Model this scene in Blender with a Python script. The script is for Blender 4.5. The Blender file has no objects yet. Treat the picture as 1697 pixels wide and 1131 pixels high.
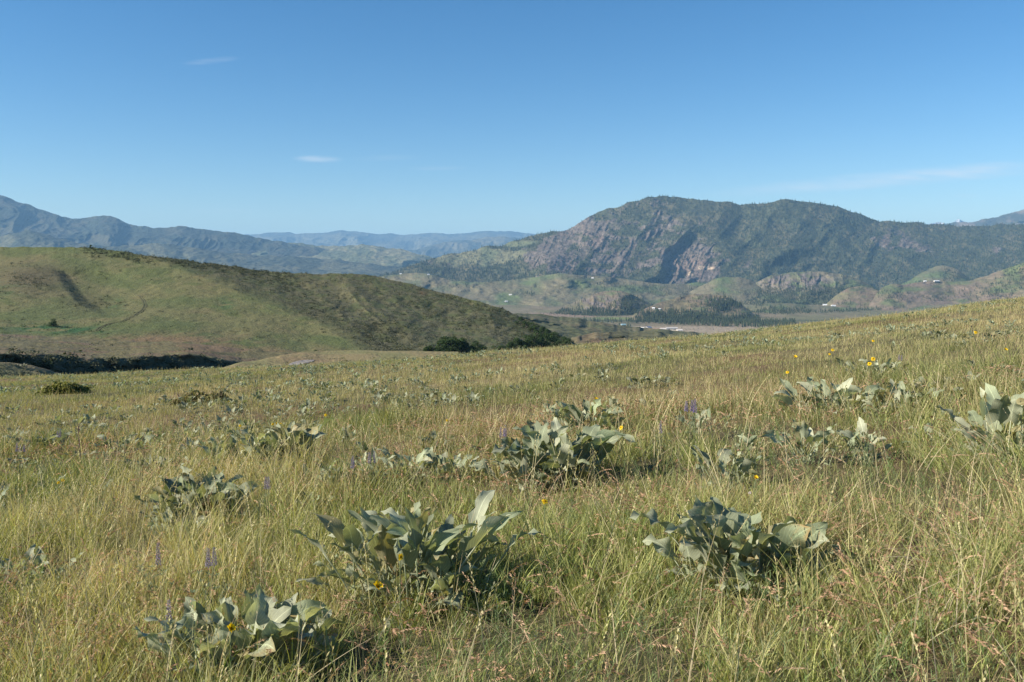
import bpy, math, random
import numpy as np
from mathutils import Vector

# ------------------------------------------------------------------ camera, sky, sun, exposure
SC = bpy.context.scene
COL = SC.collection
R = math.radians
F, CX, HY = 1470.0, 848.5, 440.0            # focal length and principal point in photograph pixels (1697 x 1131)
cam_d = bpy.data.cameras.new("camera")
cam = bpy.data.objects.new("camera", cam_d)
COL.objects.link(cam)
cam_d.sensor_width = 36.0
cam_d.lens = F / 1697.0 * 36.0
cam_d.shift_y = -(565.5 - HY) / 1697.0
cam_d.clip_start = 0.1
cam_d.clip_end = 200000.0
cam.rotation_euler = (R(90), 0, 0)
SC.camera = cam

SUN_EL, SUN_AZ = R(29.0), R(-105.0)          # azimuth measured from the view direction, negative = to the left
sun_dir = Vector((math.sin(SUN_AZ) * math.cos(SUN_EL), math.cos(SUN_AZ) * math.cos(SUN_EL), math.sin(SUN_EL)))
sun_d = bpy.data.lights.new("sun", 'SUN')
sun_d.energy = 5.0
sun_d.angle = R(0.55)
sun_d.color = (1.0, 0.90, 0.75)
sun = bpy.data.objects.new("sun", sun_d)
COL.objects.link(sun)
sun.rotation_euler = sun_dir.to_track_quat('Z', 'Y').to_euler()

world = bpy.data.worlds.new("World")
SC.world = world
world.use_nodes = True
wt = world.node_tree
wt.nodes.clear()
W = wt.nodes.new
def wmath(op, a, b=None, c=None):
    n = W('ShaderNodeMath'); n.operation = op
    for i, v in enumerate((a, b, c)):
        if v is None: continue
        if isinstance(v, (int, float)): n.inputs[i].default_value = v
        else: wt.links.new(v, n.inputs[i])
    return n.outputs[0]
w_out, w_bg = W('ShaderNodeOutputWorld'), W('ShaderNodeBackground')
w_sky = W('ShaderNodeTexSky')
w_sky.sky_type = 'NISHITA'
w_sky.sun_disc = False
w_sky.sun_elevation = SUN_EL
w_sky.sun_rotation = SUN_AZ
w_sky.altitude = 900
w_sky.air_density = 1.0
w_sky.dust_density = 0.15
w_sky.ozone_density = 2.6
w_bg.inputs[1].default_value = 0.068
# thin cirrus wisps high in the sky, laid out by direction
w_tc = W('ShaderNodeTexCoord'); w_sep = W('ShaderNodeSeparateXYZ')
wt.links.new(w_tc.outputs['Generated'], w_sep.inputs[0])
w_y = wmath('MAXIMUM', w_sep.outputs[1], 0.05)
w_u = wmath('DIVIDE', w_sep.outputs[0], w_y)
w_v = wmath('DIVIDE', w_sep.outputs[2], w_y)
w_cmb = W('ShaderNodeCombineXYZ')
wt.links.new(wmath('MULTIPLY', wmath('ADD', w_u, wmath('MULTIPLY', w_v, 1.5)), 14.0), w_cmb.inputs[0])
wt.links.new(wmath('MULTIPLY', w_v, 110.0), w_cmb.inputs[1])
w_no = W('ShaderNodeTexNoise'); w_no.inputs['Scale'].default_value = 1.0; w_no.inputs['Detail'].default_value = 6.0
w_no.inputs['Roughness'].default_value = 0.62
wt.links.new(w_cmb.outputs[0], w_no.inputs['Vector'])
w_fib = wmath('MULTIPLY_ADD', w_no.outputs[0], 2.6, -0.75)
tot = None
for (px, py, hw, hh, tilt, a) in ((350, 101, 52, 6, .10, .30), (527, 264, 46, 7, -.02, .62), (725, 279, 60, 4, .01, .22),
                                  (1530, 292, 390, 17, .085, .62), (370, 350, 75, 5, .0, .16), (1600, 325, 30, 5, 0, .18),
                                  (640, 262, 70, 6, .03, .12)):
    uc, vc = (px - CX) / F, (HY - py) / F
    du = wmath('SUBTRACT', w_u, uc)
    dv = wmath('SUBTRACT', wmath('SUBTRACT', w_v, vc), wmath('MULTIPLY', du, tilt))
    e = wmath('ADD', wmath('POWER', wmath('ABSOLUTE', wmath('DIVIDE', du, hw / F)), 2.0),
              wmath('POWER', wmath('ABSOLUTE', wmath('DIVIDE', dv, hh / F)), 2.0))
    m = wmath('MULTIPLY', wmath('POWER', wmath('MAXIMUM', wmath('SUBTRACT', 1.0, e), 0.0), 1.4), a)
    tot = m if tot is None else wmath('ADD', tot, m)
w_mask = W('ShaderNodeMath'); w_mask.operation = 'MULTIPLY'; w_mask.use_clamp = True
wt.links.new(tot, w_mask.inputs[0]); wt.links.new(w_fib, w_mask.inputs[1])
w_mix = W('ShaderNodeMix'); w_mix.data_type = 'RGBA'
wt.links.new(w_mask.outputs[0], w_mix.inputs[0])
w_hs = W('ShaderNodeHueSaturation'); w_hs.inputs['Saturation'].default_value = 1.31
wt.links.new(w_sky.outputs[0], w_hs.inputs['Color'])
wt.links.new(w_hs.outputs[0], w_mix.inputs[6])
w_mix.inputs[7].default_value = (6.2, 6.7, 7.2, 1)
wt.links.new(w_mix.outputs[2], w_bg.inputs[0])
wt.links.new(w_bg.outputs[0], w_out.inputs[0])

SC.view_settings.view_transform = 'Standard'
SC.view_settings.look = 'None'
SC.view_settings.gamma = 1.0
SC.view_settings.exposure = 1.02
SC.view_settings.use_curve_mapping = False
SC.cycles.use_denoising = True
SC.cycles.denoiser = "OPENIMAGEDENOISE"
SC.cycles.denoising_input_passes = "RGB_ALBEDO_NORMAL"
SC.cycles.denoising_prefilter = "ACCURATE"
SC.cycles.max_bounces = 6
SC.cycles.diffuse_bounces = 2
SC.cycles.glossy_bounces = 1
SC.cycles.transmission_bounces = 3
SC.cycles.volume_bounces = 0
SC.cycles.transparent_max_bounces = 4

# ------------------------------------------------------------------ helpers
rng = np.random.default_rng(7)
random.seed(7)

def lattice(ix, iy, seed):
    h = (ix.astype(np.int64) * 374761393 + iy.astype(np.int64) * 668265263 + seed * 1274126177) & 0xffffffff
    h = ((h ^ (h >> 13)) * 1274126177) & 0xffffffff
    h = ((h ^ (h >> 16)) * 2246822519) & 0xffffffff
    return ((h ^ (h >> 15)) & 0xffffff) / float(0xffffff)

def vnoise(x, y, seed=0):
    x = np.asarray(x, float); y = np.asarray(y, float)
    x, y = np.broadcast_arrays(x, y)
    ix, iy = np.floor(x), np.floor(y)
    fx, fy = x - ix, y - iy
    fx = fx * fx * fx * (fx * (fx * 6 - 15) + 10); fy = fy * fy * fy * (fy * (fy * 6 - 15) + 10)
    a, b = lattice(ix, iy, seed), lattice(ix + 1, iy, seed)
    c, d = lattice(ix, iy + 1, seed), lattice(ix + 1, iy + 1, seed)
    return (a + (b - a) * fx) * (1 - fy) + (c + (d - c) * fx) * fy

def fbm(x, y, octv=4, seed=0, gain=0.5):          # about -1 .. 1
    s, amp, tot = 0.0, 1.0, 0.0
    for k in range(octv):
        s = s + amp * (vnoise(x * 2 ** k + 17.3 * k, y * 2 ** k - 9.1 * k, seed + k) * 2 - 1)
        tot += amp; amp *= gain
    return s / tot * 1.5

def ridged(x, y, octv=4, seed=0, gain=0.5):       # 0 .. 1, sharp crests
    s, amp, tot = 0.0, 1.0, 0.0
    for k in range(octv):
        n = 1 - np.abs(vnoise(x * 2 ** k + 5.7 * k, y * 2 ** k + 3.3 * k, seed + k) * 2 - 1)
        s = s + amp * n * n; tot += amp; amp *= gain
    return s / tot

def sstep(a, b, x):
    t = np.clip((x - a) / (b - a), 0, 1)
    return t * t * (3 - 2 * t)

def lerp3(a, b, t):
    return a + (b - a) * t[..., None]

def C(*c): return np.array(c, float)

def make_mesh(name, verts, tris=None, quads=None, colors=None, smooth=True, uvs=None):
    me = bpy.data.meshes.new(name)
    verts = np.ascontiguousarray(verts, np.float32)
    me.vertices.add(len(verts)); me.vertices.foreach_set("co", verts.ravel())
    nt = 0 if tris is None else len(tris); nq = 0 if quads is None else len(quads)
    loops = []
    if nt: loops.append(np.asarray(tris, np.int32).ravel())
    if nq: loops.append(np.asarray(quads, np.int32).ravel())
    loops = np.concatenate(loops)
    me.loops.add(len(loops)); me.loops.foreach_set("vertex_index", loops)
    starts = np.concatenate([np.arange(nt) * 3, nt * 3 + np.arange(nq) * 4]).astype(np.int32)
    me.polygons.add(nt + nq); me.polygons.foreach_set("loop_start", starts)
    me.polygons.foreach_set("use_smooth", np.full(nt + nq, smooth, bool))
    if colors is not None:
        at = me.color_attributes.new("Col", 'FLOAT_COLOR', 'POINT')
        c4 = np.ones((len(verts), 4), np.float32); c4[:, :3] = colors
        at.data.foreach_set("color", c4.ravel())
    if uvs is not None:
        uv = me.uv_layers.new(name="UVMap")
        uv.data.foreach_set("uv", np.asarray(uvs, np.float32)[loops].ravel())
    me.update(calc_edges=True)
    return me

def link(name, me, mat=None, parent=None, loc=None):
    o = bpy.data.objects.new(name, me)
    COL.objects.link(o)
    if mat is not None and me is not None and not me.materials: me.materials.append(mat)
    if parent is not None: o.parent = parent
    if loc is not None: o.location = loc
    return o

def tag(o, label=None, cat=None, group=None, kind=None):
    if label: o['label'] = label
    if cat: o['category'] = cat
    if group: o['group'] = group
    if kind: o['kind'] = kind
    return o

def empty(name, loc, label, cat, group=None):
    o = bpy.data.objects.new(name, None); COL.objects.link(o); o.location = loc
    return tag(o, label, cat, group)

class MB:                                         # gathers pieces into ONE mesh
    def __init__(s): s.v, s.t, s.q, s.c, s.u, s.n = [], [], [], [], [], 0
    def add(s, v, tris=None, quads=None, col=None, uv=None):
        v = np.asarray(v, float)
        s.v.append(v)
        if tris is not None and len(tris): s.t.append(np.asarray(tris) + s.n)
        if quads is not None and len(quads): s.q.append(np.asarray(quads) + s.n)
        if col is not None: s.c.append(np.broadcast_to(np.asarray(col, float), (len(v), 3)))
        s.u.append(np.zeros((len(v), 2)) if uv is None else np.asarray(uv, float))
        s.n += len(v)
    def mesh(s, name, smooth=True, uv=False):
        return make_mesh(name, np.concatenate(s.v), np.concatenate(s.t) if s.t else None,
                         np.concatenate(s.q) if s.q else None, np.concatenate(s.c) if s.c else None,
                         smooth, np.concatenate(s.u) if uv else None)

def grid_quads(nr, nc):
    i = np.arange(nr * nc).reshape(nr, nc)
    return np.stack([i[:-1, :-1], i[:-1, 1:], i[1:, 1:], i[1:, :-1]], -1).reshape(-1, 4)

def tube(mb, pts, radii, sides=5, col=None):
    pts = np.asarray(pts, float); radii = np.broadcast_to(np.asarray(radii, float), (len(pts),))
    tan = np.gradient(pts, axis=0); tan /= np.linalg.norm(tan, axis=1, keepdims=True) + 1e-9
    ref = np.array([0.31, 0.95, 0.05]) if abs(tan[0][2]) > 0.7 else np.array([0, 0, 1.0])
    a = np.cross(tan, ref); a /= np.linalg.norm(a, axis=1, keepdims=True) + 1e-9
    b = np.cross(tan, a)
    ang = np.linspace(0, 2 * np.pi, sides, endpoint=False)
    v = pts[:, None] + radii[:, None, None] * (a[:, None] * np.cos(ang)[None, :, None] + b[:, None] * np.sin(ang)[None, :, None])
    n = len(pts); i = np.arange(n * sides).reshape(n, sides); j = np.roll(i, -1, 1)
    q = np.stack([i[:-1], j[:-1], j[1:], i[1:]], -1).reshape(-1, 4)
    v = v.reshape(-1, 3)
    caps = [[i[-1][0], i[-1][k], i[-1][k + 1]] for k in range(1, sides - 1)]
    mb.add(v, caps, q, col)

# ------------------------------------------------------------------ materials
def new_mat(name):
    m = bpy.data.materials.new(name); m.use_nodes = True
    nt = m.node_tree; nt.nodes.clear()
    return m, nt, nt.nodes.new, nt.links.new

def mat_vcol(name, rough=0.9, transl=0.0, noise=None, bump=None, spec=0.2, sat=None, veins=False):
    """colour attribute x fine procedural variation; optional translucency for leaves"""
    m, nt, N, L = new_mat(name)
    out = N('ShaderNodeOutputMaterial'); at = N('ShaderNodeAttribute'); at.attribute_name = "Col"
    colr = at.outputs['Color']
    tc = N('ShaderNodeTexCoord')
    if noise:
        for (sc, amt) in noise:
            tex = N('ShaderNodeTexNoise'); tex.inputs['Scale'].default_value = sc; tex.inputs['Detail'].default_value = 5
            tex.inputs['Roughness'].default_value = 0.65
            L(tc.outputs['Object'], tex.inputs['Vector'])
            mr = N('ShaderNodeMapRange'); mr.inputs[1].default_value = 0.25; mr.inputs[2].default_value = 0.75
            mr.inputs[3].default_value = 1 - amt; mr.inputs[4].default_value = 1 + amt
            L(tex.outputs[0], mr.inputs[0])
            mx = N('ShaderNodeMix'); mx.data_type = 'RGBA'; mx.blend_type = 'MULTIPLY'; mx.inputs[0].default_value = 1
            L(colr, mx.inputs[6]); L(mr.outputs[0], mx.inputs[7]); colr = mx.outputs[2]
    if veins:
        uv = N('ShaderNodeUVMap'); sp = N('ShaderNodeSeparateXYZ'); L(uv.outputs[0], sp.inputs[0])
        ab = N('ShaderNodeMath'); ab.operation = 'ABSOLUTE'; L(sp.outputs[0], ab.inputs[0])
        k = N('ShaderNodeMath'); k.operation = 'MULTIPLY_ADD'; k.inputs[1].default_value = -0.55; L(ab.outputs[0], k.inputs[0]); L(sp.outputs[1], k.inputs[2])
        s = N('ShaderNodeMath'); s.operation = 'MULTIPLY'; s.inputs[1].default_value = 52; L(k.outputs[0], s.inputs[0])
        sn = N('ShaderNodeMath'); sn.operation = 'SINE'; L(s.outputs[0], sn.inputs[0])
        mid = N('ShaderNodeMapRange'); mid.inputs[1].default_value = 0.0; mid.inputs[2].default_value = 0.11
        mid.inputs[3].default_value = 1.6; mid.inputs[4].default_value = 1.0; L(ab.outputs[0], mid.inputs[0])
        vr = N('ShaderNodeMapRange'); vr.inputs[1].default_value = 0.75; vr.inputs[2].default_value = 1.0
        vr.inputs[3].default_value = 1.0; vr.inputs[4].default_value = 1.34; L(sn.outputs[0], vr.inputs[0])
        mm = N('ShaderNodeMath'); mm.operation = 'MULTIPLY'; L(mid.outputs[0], mm.inputs[0]); L(vr.outputs[0], mm.inputs[1])
        mx = N('ShaderNodeMix'); mx.data_type = 'RGBA'; mx.blend_type = 'MULTIPLY'; mx.inputs[0].default_value = 1
        L(colr, mx.inputs[6]); L(mm.outputs[0], mx.inputs[7]); colr = mx.outputs[2]
    bs = N('ShaderNodeBsdfPrincipled'); bs.inputs['Roughness'].default_value = rough
    bs.inputs['Specular IOR Level'].default_value = spec
    L(colr, bs.inputs['Base Color'])
    if bump:
        tex = N('ShaderNodeTexNoise'); tex.inputs['Scale'].default_value = bump[0]; tex.inputs['Detail'].default_value = 4
        L(tc.outputs['Object'], tex.inputs['Vector'])
        bp = N('ShaderNodeBump'); bp.inputs['Strength'].default_value = bump[1]; bp.inputs['Distance'].default_value = bump[2]
        L(tex.outputs[0], bp.inputs['Height']); L(bp.outputs[0], bs.inputs['Normal'])
    if transl > 0:
        tr = N('ShaderNodeBsdfTranslucent'); ms = N('ShaderNodeMixShader'); ms.inputs[0].default_value = transl
        sa = N('ShaderNodeMix'); sa.data_type = 'RGBA'; sa.blend_type = 'MULTIPLY'; sa.inputs[0].default_value = 1
        sa.inputs[7].default_value = (1.25, 1.25, 0.55, 1)
        L(colr, sa.inputs[6]); L(sa.outputs[2], tr.inputs['Color'])
        L(bs.outputs[0], ms.inputs[1]); L(tr.outputs[0], ms.inputs[2]); L(ms.outputs[0], out.inputs[0])
    else:
        L(bs.outputs[0], out.inputs[0])
    return m

# ------------------------------------------------------------------ terrain: lofted hillsides standing at their own distances
def curve(pts):                                   # (px, py, distance) control points -> smooth functions of px
    p = np.array(pts, float)
    return p[:, 0], p[:, 1], p[:, 2]

def smooth_interp(x, xp, fp):                     # cubic (Catmull-Rom style) interpolation, clamped slopes
    d = np.diff(fp) / np.diff(xp)
    m = np.empty_like(fp); m[0], m[-1] = d[0], d[-1]
    for i in range(1, len(fp) - 1):
        m[i] = 0 if d[i - 1] * d[i] <= 0 and abs(d[i-1]-d[i]) > .25 else (d[i - 1] * (xp[i+1]-xp[i]) + d[i] * (xp[i]-xp[i-1])) / (xp[i+1]-xp[i-1])
    k = np.clip(np.searchsorted(xp, x) - 1, 0, len(xp) - 2)
    h = xp[k + 1] - xp[k]; t = np.clip((x - xp[k]) / h, 0, 1)
    return ((2*t**3 - 3*t**2 + 1) * fp[k] + (t**3 - 2*t**2 + t) * h * m[k] + (-2*t**3 + 3*t**2) * fp[k + 1] + (t**3 - t**2) * h * m[k + 1])

class Loft:
    """rows of control curves from the foot of a slope (first) to its crest (last), then a back slope"""
    def __init__(s, curves, rows, nx, px0, px1, disp=None, zdisp=None, crest_noise=0.0, crest_scale=14.0, back=(0.35, 0.5), blur=3, seed=1):
        px = np.linspace(px0, px1, nx)
        cs = [(smooth_interp(px, c[0], c[1]), smooth_interp(px, c[0], c[2])) for c in map(curve, curves)]
        PY, YY, TT = [], [], []
        for k in range(len(cs) - 1):
            n = rows[k]
            for j in range(n + (1 if k == len(cs) - 2 else 0)):
                t = j / n
                PY.append(cs[k][0] * (1 - t) + cs[k + 1][0] * t); YY.append(cs[k][1] * (1 - t) + cs[k + 1][1] * t)
                TT.append((k + t) / (len(cs) - 1))
        PY, YY, TT = np.array(PY), np.array(YY), np.array(TT)
        for _ in range(blur):
            PY[1:-1] = (PY[:-2] + 2 * PY[1:-1] + PY[2:]) / 4; YY[1:-1] = (YY[:-2] + 2 * YY[1:-1] + YY[2:]) / 4
        PX = np.broadcast_to(px, PY.shape).copy(); T = np.broadcast_to(TT[:, None], PY.shape).copy()
        if crest_noise:
            PY = PY - crest_noise * fbm(PX / crest_scale, PY * 0 + seed, 4, seed + 3) * T ** 14
        if disp is not None:
            YY = YY + disp(PX, PY, T)
        X, Z = (PX - CX) / F * YY, (HY - PY) / F * YY
        if zdisp is not None:
            Z = Z + zdisp(PX, PY, T, X, YY)
        # back slope behind the crest
        nb = 6; Yc, Zc, Xc = YY[-1], Z[-1], X[-1]
        relief = np.maximum(Zc - Z[0], 1.0)
        bx, by, bz = [], [], []
        for j in range(1, nb + 1):
            f = j / nb
            dy = f * back[0] * np.maximum(Yc - YY[0], 1.0)
            by.append(Yc + dy); bx.append(Xc * (Yc + dy) / Yc); bz.append(Zc - relief * back[1] * f ** 1.5)
        s.nfront = PY.shape[0]
        s.PX, s.PY, s.T = PX, PY, T
        s.X, s.Y, s.Z = np.vstack([X, np.array(bx)]), np.vstack([YY, np.array(by)]), np.vstack([Z, np.array(bz)])
        s.PXb = np.vstack([PX, np.broadcast_to(px, (nb, nx))]); s.PYb = np.vstack([PY, np.broadcast_to(PY[-1], (nb, nx))])
        s.Tb = np.vstack([T, np.ones((nb, nx))])
        s.nx = nx; s.px = px
    def normals(s):
        P = np.stack([s.X, s.Y, s.Z], -1)
        du, dv = np.gradient(P, axis=1), np.gradient(P, axis=0)
        n = np.cross(du, dv); n /= np.linalg.norm(n, axis=-1, keepdims=True) + 1e-9
        return np.where(n[..., 2:] < 0, -n, n)
    def build(s, name, colors, mat, smooth=True):
        v = np.stack([s.X, s.Y, s.Z], -1).reshape(-1, 3)
        me = make_mesh(name, v, quads=grid_quads(s.X.shape[0], s.nx), colors=colors.reshape(-1, 3), smooth=smooth)
        return tag(link(name, me, mat), kind='structure')
    def at(s, row, colf):                          # points at fractional row / column (arrays)
        r0 = np.clip(row.astype(int), 0, s.nfront - 2); c0 = np.clip(colf.astype(int), 0, s.nx - 2)
        fr, fc = row - r0, colf - c0
        def g(A): return (A[r0, c0] * (1 - fr) * (1 - fc) + A[r0 + 1, c0] * fr * (1 - fc) + A[r0, c0 + 1] * (1 - fr) * fc + A[r0 + 1, c0 + 1] * fr * fc)
        return np.stack([g(s.X), g(s.Y), g(s.Z)], -1), g(s.PXb), g(s.PYb), g(s.Tb)
    def pick(s, px, py):                           # point of the slope nearest a direction
        px, py = float(px), float(py)
        c = np.clip((px - s.px[0]) / (s.px[1] - s.px[0]), 0, s.nx - 1.001); c0 = int(c)
        pr = HY - F * s.Z[:s.nfront, c0] / s.Y[:s.nfront, c0]
        r = int(np.argmin(np.abs(pr - py)))
        return np.array([(px - CX) / F * s.Y[r, c0], s.Y[r, c0], s.Z[r, c0]])
    def scatter(s, n, dens, seed):
        """n random points, spread evenly over the slope as seen, kept with probability dens(px, py, t)"""
        g = np.random.default_rng(seed)
        pr = -s.PY[:, ::8].mean(1)
        row = g.uniform(0, s.nfront - 1.001, n); col = g.uniform(0, s.nx - 1.001, n)
        p, px, py, t = s.at(row, col)
        hgt = np.interp(col, np.arange(s.nx), s.PY[0] - s.PY[-1]); 
        keep = g.uniform(0, 1, n) < dens(px, py, t) * np.clip(hgt / (s.PY[0] - s.PY[-1]).max(), 0, 1)
        return p[keep], px[keep], py[keep], t[keep]

def bump2(px, py, cx, cy, rx, ry):
    return np.exp(-((px - cx) / rx) ** 2 - ((py - cy) / ry) ** 2)

# ---- the meadow underfoot: falls away from the camera and climbs to the right
EYE, EDGE = 1.5, 80.0
SB, SA, SQ = -0.1000, 0.078, 0.0527
CURV = EYE / EDGE ** 2
def gz0(X, Y):
    Yp = np.maximum(Y, 0.0)
    return (-EYE + (SB + 2 * math.sqrt(EYE * CURV)) * Y + SA * X + SQ * X * X / (Yp + 5.0) * (Yp > 0) - CURV * Yp * Yp)
def gz(X, Y):
    X = np.asarray(X, float); Y = np.asarray(Y, float)
    far = sstep(6, 40, Y)
    return (gz0(X, Y) + 0.045 * fbm(X / 1.1, Y / 1.1, 3, 11) * sstep(1.5, 4, np.abs(Y) + np.abs(X)) + (0.05 + 0.08 * far) * fbm(X / 7.0, Y / 7.0, 2, 21)
            + 0.14 * far * fbm(X / 24.0, Y / 24.0, 2, 31))
GY = np.exp(np.linspace(math.log(0.4), math.log(260), 420))
def ground_hit(px, py):                            # where the line of sight through a pixel meets the meadow
    u, v = (px - CX) / F, (HY - py) / F
    z = gz(u * GY, GY); k = np.argmax(z >= v * GY)
    if z[k] < v * GY[k]: k = int(np.argmax(z / GY))
    return np.array([u * GY[k], GY[k], float(z[k])])

def dryness(X, Y):                                 # 0 green .. 1 dry, in patches as wide as a few metres
    return np.clip(0.5 + 0.55 * fbm(X / 3.2, Y / 4.5, 3, 41) + 0.25 * fbm(X / 14, Y / 16, 2, 45), 0, 1)
def redness(X, Y):
    near = np.exp(-((X + 2.0) / .8) ** 2 - ((Y - 4.0) / .7) ** 2) + np.exp(-((X - 2.5) / .9) ** 2 - ((Y - 4.6) / 1.0) ** 2)
    return np.clip(sstep(0.12, 0.65, fbm(X / 5.0 + 9, Y / 8.0, 3, 51)) + .8 * near, 0, 1)

ys = np.concatenate([np.linspace(-6, 0.6, 16), np.exp(np.linspace(math.log(0.8), math.log(270), 360))])
us = np.linspace(-1, 1, 420)
GX = us[None, :] * (8 + 1.15 * np.maximum(ys, 0))[:, None]; GYY = np.broadcast_to(ys[:, None], GX.shape)
GZ = gz(GX, GYY)
d_, r_ = dryness(GX, GYY), redness(GX, GYY)
gc = lerp3(C(.058, .060, .026), C(.150, .120, .062), np.clip(d_ + .1 * fbm(GX / .6, GYY / .6, 2, 61), 0, 1))
gc = lerp3(gc, np.broadcast_to(C(.15, .088, .05), gc.shape), r_ * 0.55)
M_GROUND = mat_vcol("meadow_soil", 0.95, 0, [(1.3, .25), (9.0, .35)], (14.0, 0.9, 0.03))
me = make_mesh("ground", np.stack([GX, GYY, GZ], -1).reshape(-1, 3), quads=grid_quads(*GX.shape), colors=gc.reshape(-1, 3))
tag(link("ground", me, M_GROUND), kind='structure')

# ---- gully bank and bench on the left, the spur inside it
M_SLOPE = mat_vcol("grassy_slope", 0.95, 0, [(0.35, .22), (1.7, .25)], (1.2, 0.9, 0.5))
BANK = Loft([[(-420, 700, 96), (-100, 690, 112), (0, 672, 120), (150, 650, 150), (390, 625, 212), (470, 625, 240), (620, 640, 260)],
             [(-420, 640, 101), (-100, 632, 116), (0, 626, 125), (150, 628, 155), (390, 617, 217), (470, 612, 243), (620, 620, 265)],
             [(-420, 585, 104), (-100, 586, 122), (0, 587, 131), (80, 588, 146), (160, 594, 166), (250, 591, 184), (330, 589, 206), (390, 600, 222), (470, 603, 246), (620, 606, 268)],
             [(-420, 545, 250), (-100, 550, 262), (0, 556, 270), (150, 565, 280), (300, 570, 290), (470, 584, 300), (620, 590, 310)]],
            [8, 70, 60], 460, -420, 620,
            disp=lambda px, py, t: 2.2 * fbm(px / 22, py / 12, 3, 71) * sstep(0, .3, t),
            zdisp=lambda px, py, t, X, Y: 0.25 * fbm(X / 4, Y / 4, 3, 73), blur=2, back=(0.1, 0.6))
px, py = BANK.PXb, BANK.PYb
n1, n2 = fbm(BANK.X / 9, BANK.Y / 14, 4, 81), fbm(BANK.X / 2.2, BANK.Y / 3, 3, 82)
bc = lerp3(C(.13, .115, .055), C(.10, .10, .06), sstep(-.3, .4, n1))
red = sstep(-0.1, .5, n1 + .8 * bump2(px, py, 330, 578, 150, 14) - .2)
bc = lerp3(bc, np.broadcast_to(C(.175, .11, .068), bc.shape), red * .65)
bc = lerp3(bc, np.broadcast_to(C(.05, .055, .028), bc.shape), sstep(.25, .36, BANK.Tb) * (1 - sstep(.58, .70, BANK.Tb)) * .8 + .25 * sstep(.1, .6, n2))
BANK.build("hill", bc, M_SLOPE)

SPUR = Loft([[(-250, 640, 84), (0, 632, 92), (100, 634, 102), (140, 640, 106)],
             [(-250, 596, 96), (-60, 599, 99), (0, 601, 101), (40, 605, 104), (75, 613, 107), (100, 621, 109), (140, 632, 111)]],
            [40], 160, -250, 140, zdisp=lambda px, py, t, X, Y: 0.2 * fbm(X / 3, Y / 3, 3, 75), back=(0.9, 1.0))
n1 = fbm(SPUR.X / 4, SPUR.Y / 4, 3, 83)
sc_ = lerp3(C(.11, .11, .05), C(.17, .14, .075), sstep(-.4, .5, n1 + .6 * (SPUR.Tb - .6)))
SPUR.build("hill", sc_, M_SLOPE)

# low shoulder that carries the gravel pad beyond the meadow edge
PAD = Loft([[(240, 640, 112), (390, 626, 118), (480, 624, 122), (620, 622, 126), (760, 618, 130)],
            [(240, 632, 116), (300, 626, 120), (390, 607, 138), (430, 602, 146), (480, 596.5, 158), (540, 593.5, 170), (620, 593.5, 172), (760, 596, 176)]],
           [46], 220, 240, 760, zdisp=lambda px, py, t, X, Y: 0.12 * fbm(X / 5, Y / 5, 3, 77), back=(0.5, 0.8))
n1 = fbm(PAD.X / 6, PAD.Y / 8, 4, 84)
pc = lerp3(C(.165, .16, .07), C(.205, .17, .085), sstep(-.5, .5, n1))
pc = lerp3(pc, np.broadcast_to(C(.24, .13, .085), pc.shape), bump2(PAD.PXb, PAD.PYb, 500, 598, 60, 4) * .35)
PAD.build("hill", pc, M_SLOPE)

# ---- the big grass and sagebrush hill on the left
def fold_line(py): return np.interp(py, [405, 425, 470, 505, 545, 590], [150, 245, 365, 450, 545, 620])
def hill_disp(px, py, t):
    w = sstep(0.02, .2, t) * (1 - .6 * sstep(.85, 1, t))
    right = px - fold_line(py)
    d = 88 * np.clip((np.sqrt((right + 4) ** 2 + 14 ** 2) + right - 10) / 660, 0, 1)
    s = px * .60 - py * .80 + 10 * fbm(px / 60, py / 60, 2, 90)
    face = sstep(-10, 110, right)
    rd = ridged(s / 74.0, px * .003 + py * .004, 2, 93)
    d = d - w * face * 14 * (rd - .35)
    d = d - w * (1 - face) * (14 * bump2(px, py, 30, 455, 95, 45) + 5 * fbm(px / 130, py / 60, 2, 95))
    d = d + w * (1 - face) * 15 * sstep(0, 26, px - np.interp(py, [430, 460, 500, 530], [60, 92, 122, 175])) * sstep(440, 462, py) * (1 - sstep(505, 530, py)) * np.exp(-(np.maximum(px - 120, 0) / 120) ** 2)
    d = d - w * 3.5 * fbm(px / 24, py / 14, 3, 97) * (.12 + .88 * face)
    return d
HILL = Loft([[(-420, 640, 250), (0, 640, 250), (500, 640, 255), (700, 630, 262), (800, 622, 270), (950, 620, 285), (1010, 640, 300)],
             [(-420, 560, 285), (0, 566, 285), (300, 580, 292), (600, 596, 300), (700, 590, 306), (800, 584, 312), (930, 582, 318), (1010, 612, 325)],
             [(-420, 398, 640), (-200, 400, 620), (0, 410, 560), (60, 409, 556), (110, 410.5, 550), (170, 413, 545), (250, 425, 530), (350, 437, 515), (450, 450, 500),
              (520, 455, 492), (580, 454, 486), (640, 461.5, 478), (700, 477, 466), (760, 492, 452), (830, 512, 432), (880, 533, 414), (905, 545, 405), (930, 560, 395), (960, 580, 380), (1010, 606, 360)]],
            [14, 330], 900, -420, 1010, disp=hill_disp, crest_noise=1.2, crest_scale=22,
            zdisp=lambda px, py, t, X, Y: (0.28 * fbm(X / 9, Y / 12, 4, 99) + 0.12 * fbm(X / 2.5, Y / 3.5, 2, 98)) * sstep(0, .15, t))
px, py = HILL.PXb, HILL.PYb
n1, n2, n3 = fbm(HILL.X / 22, HILL.Y / 34, 4, 101), fbm(HILL.X / 5, HILL.Y / 9, 4, 103), fbm(px / 70 + py / 90, py / 16 - px / 60, 4, 105)
hc = lerp3(C(.086, .104, .038), C(.124, .122, .052), sstep(-.5, .6, n1 + .5 * n3))
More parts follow.
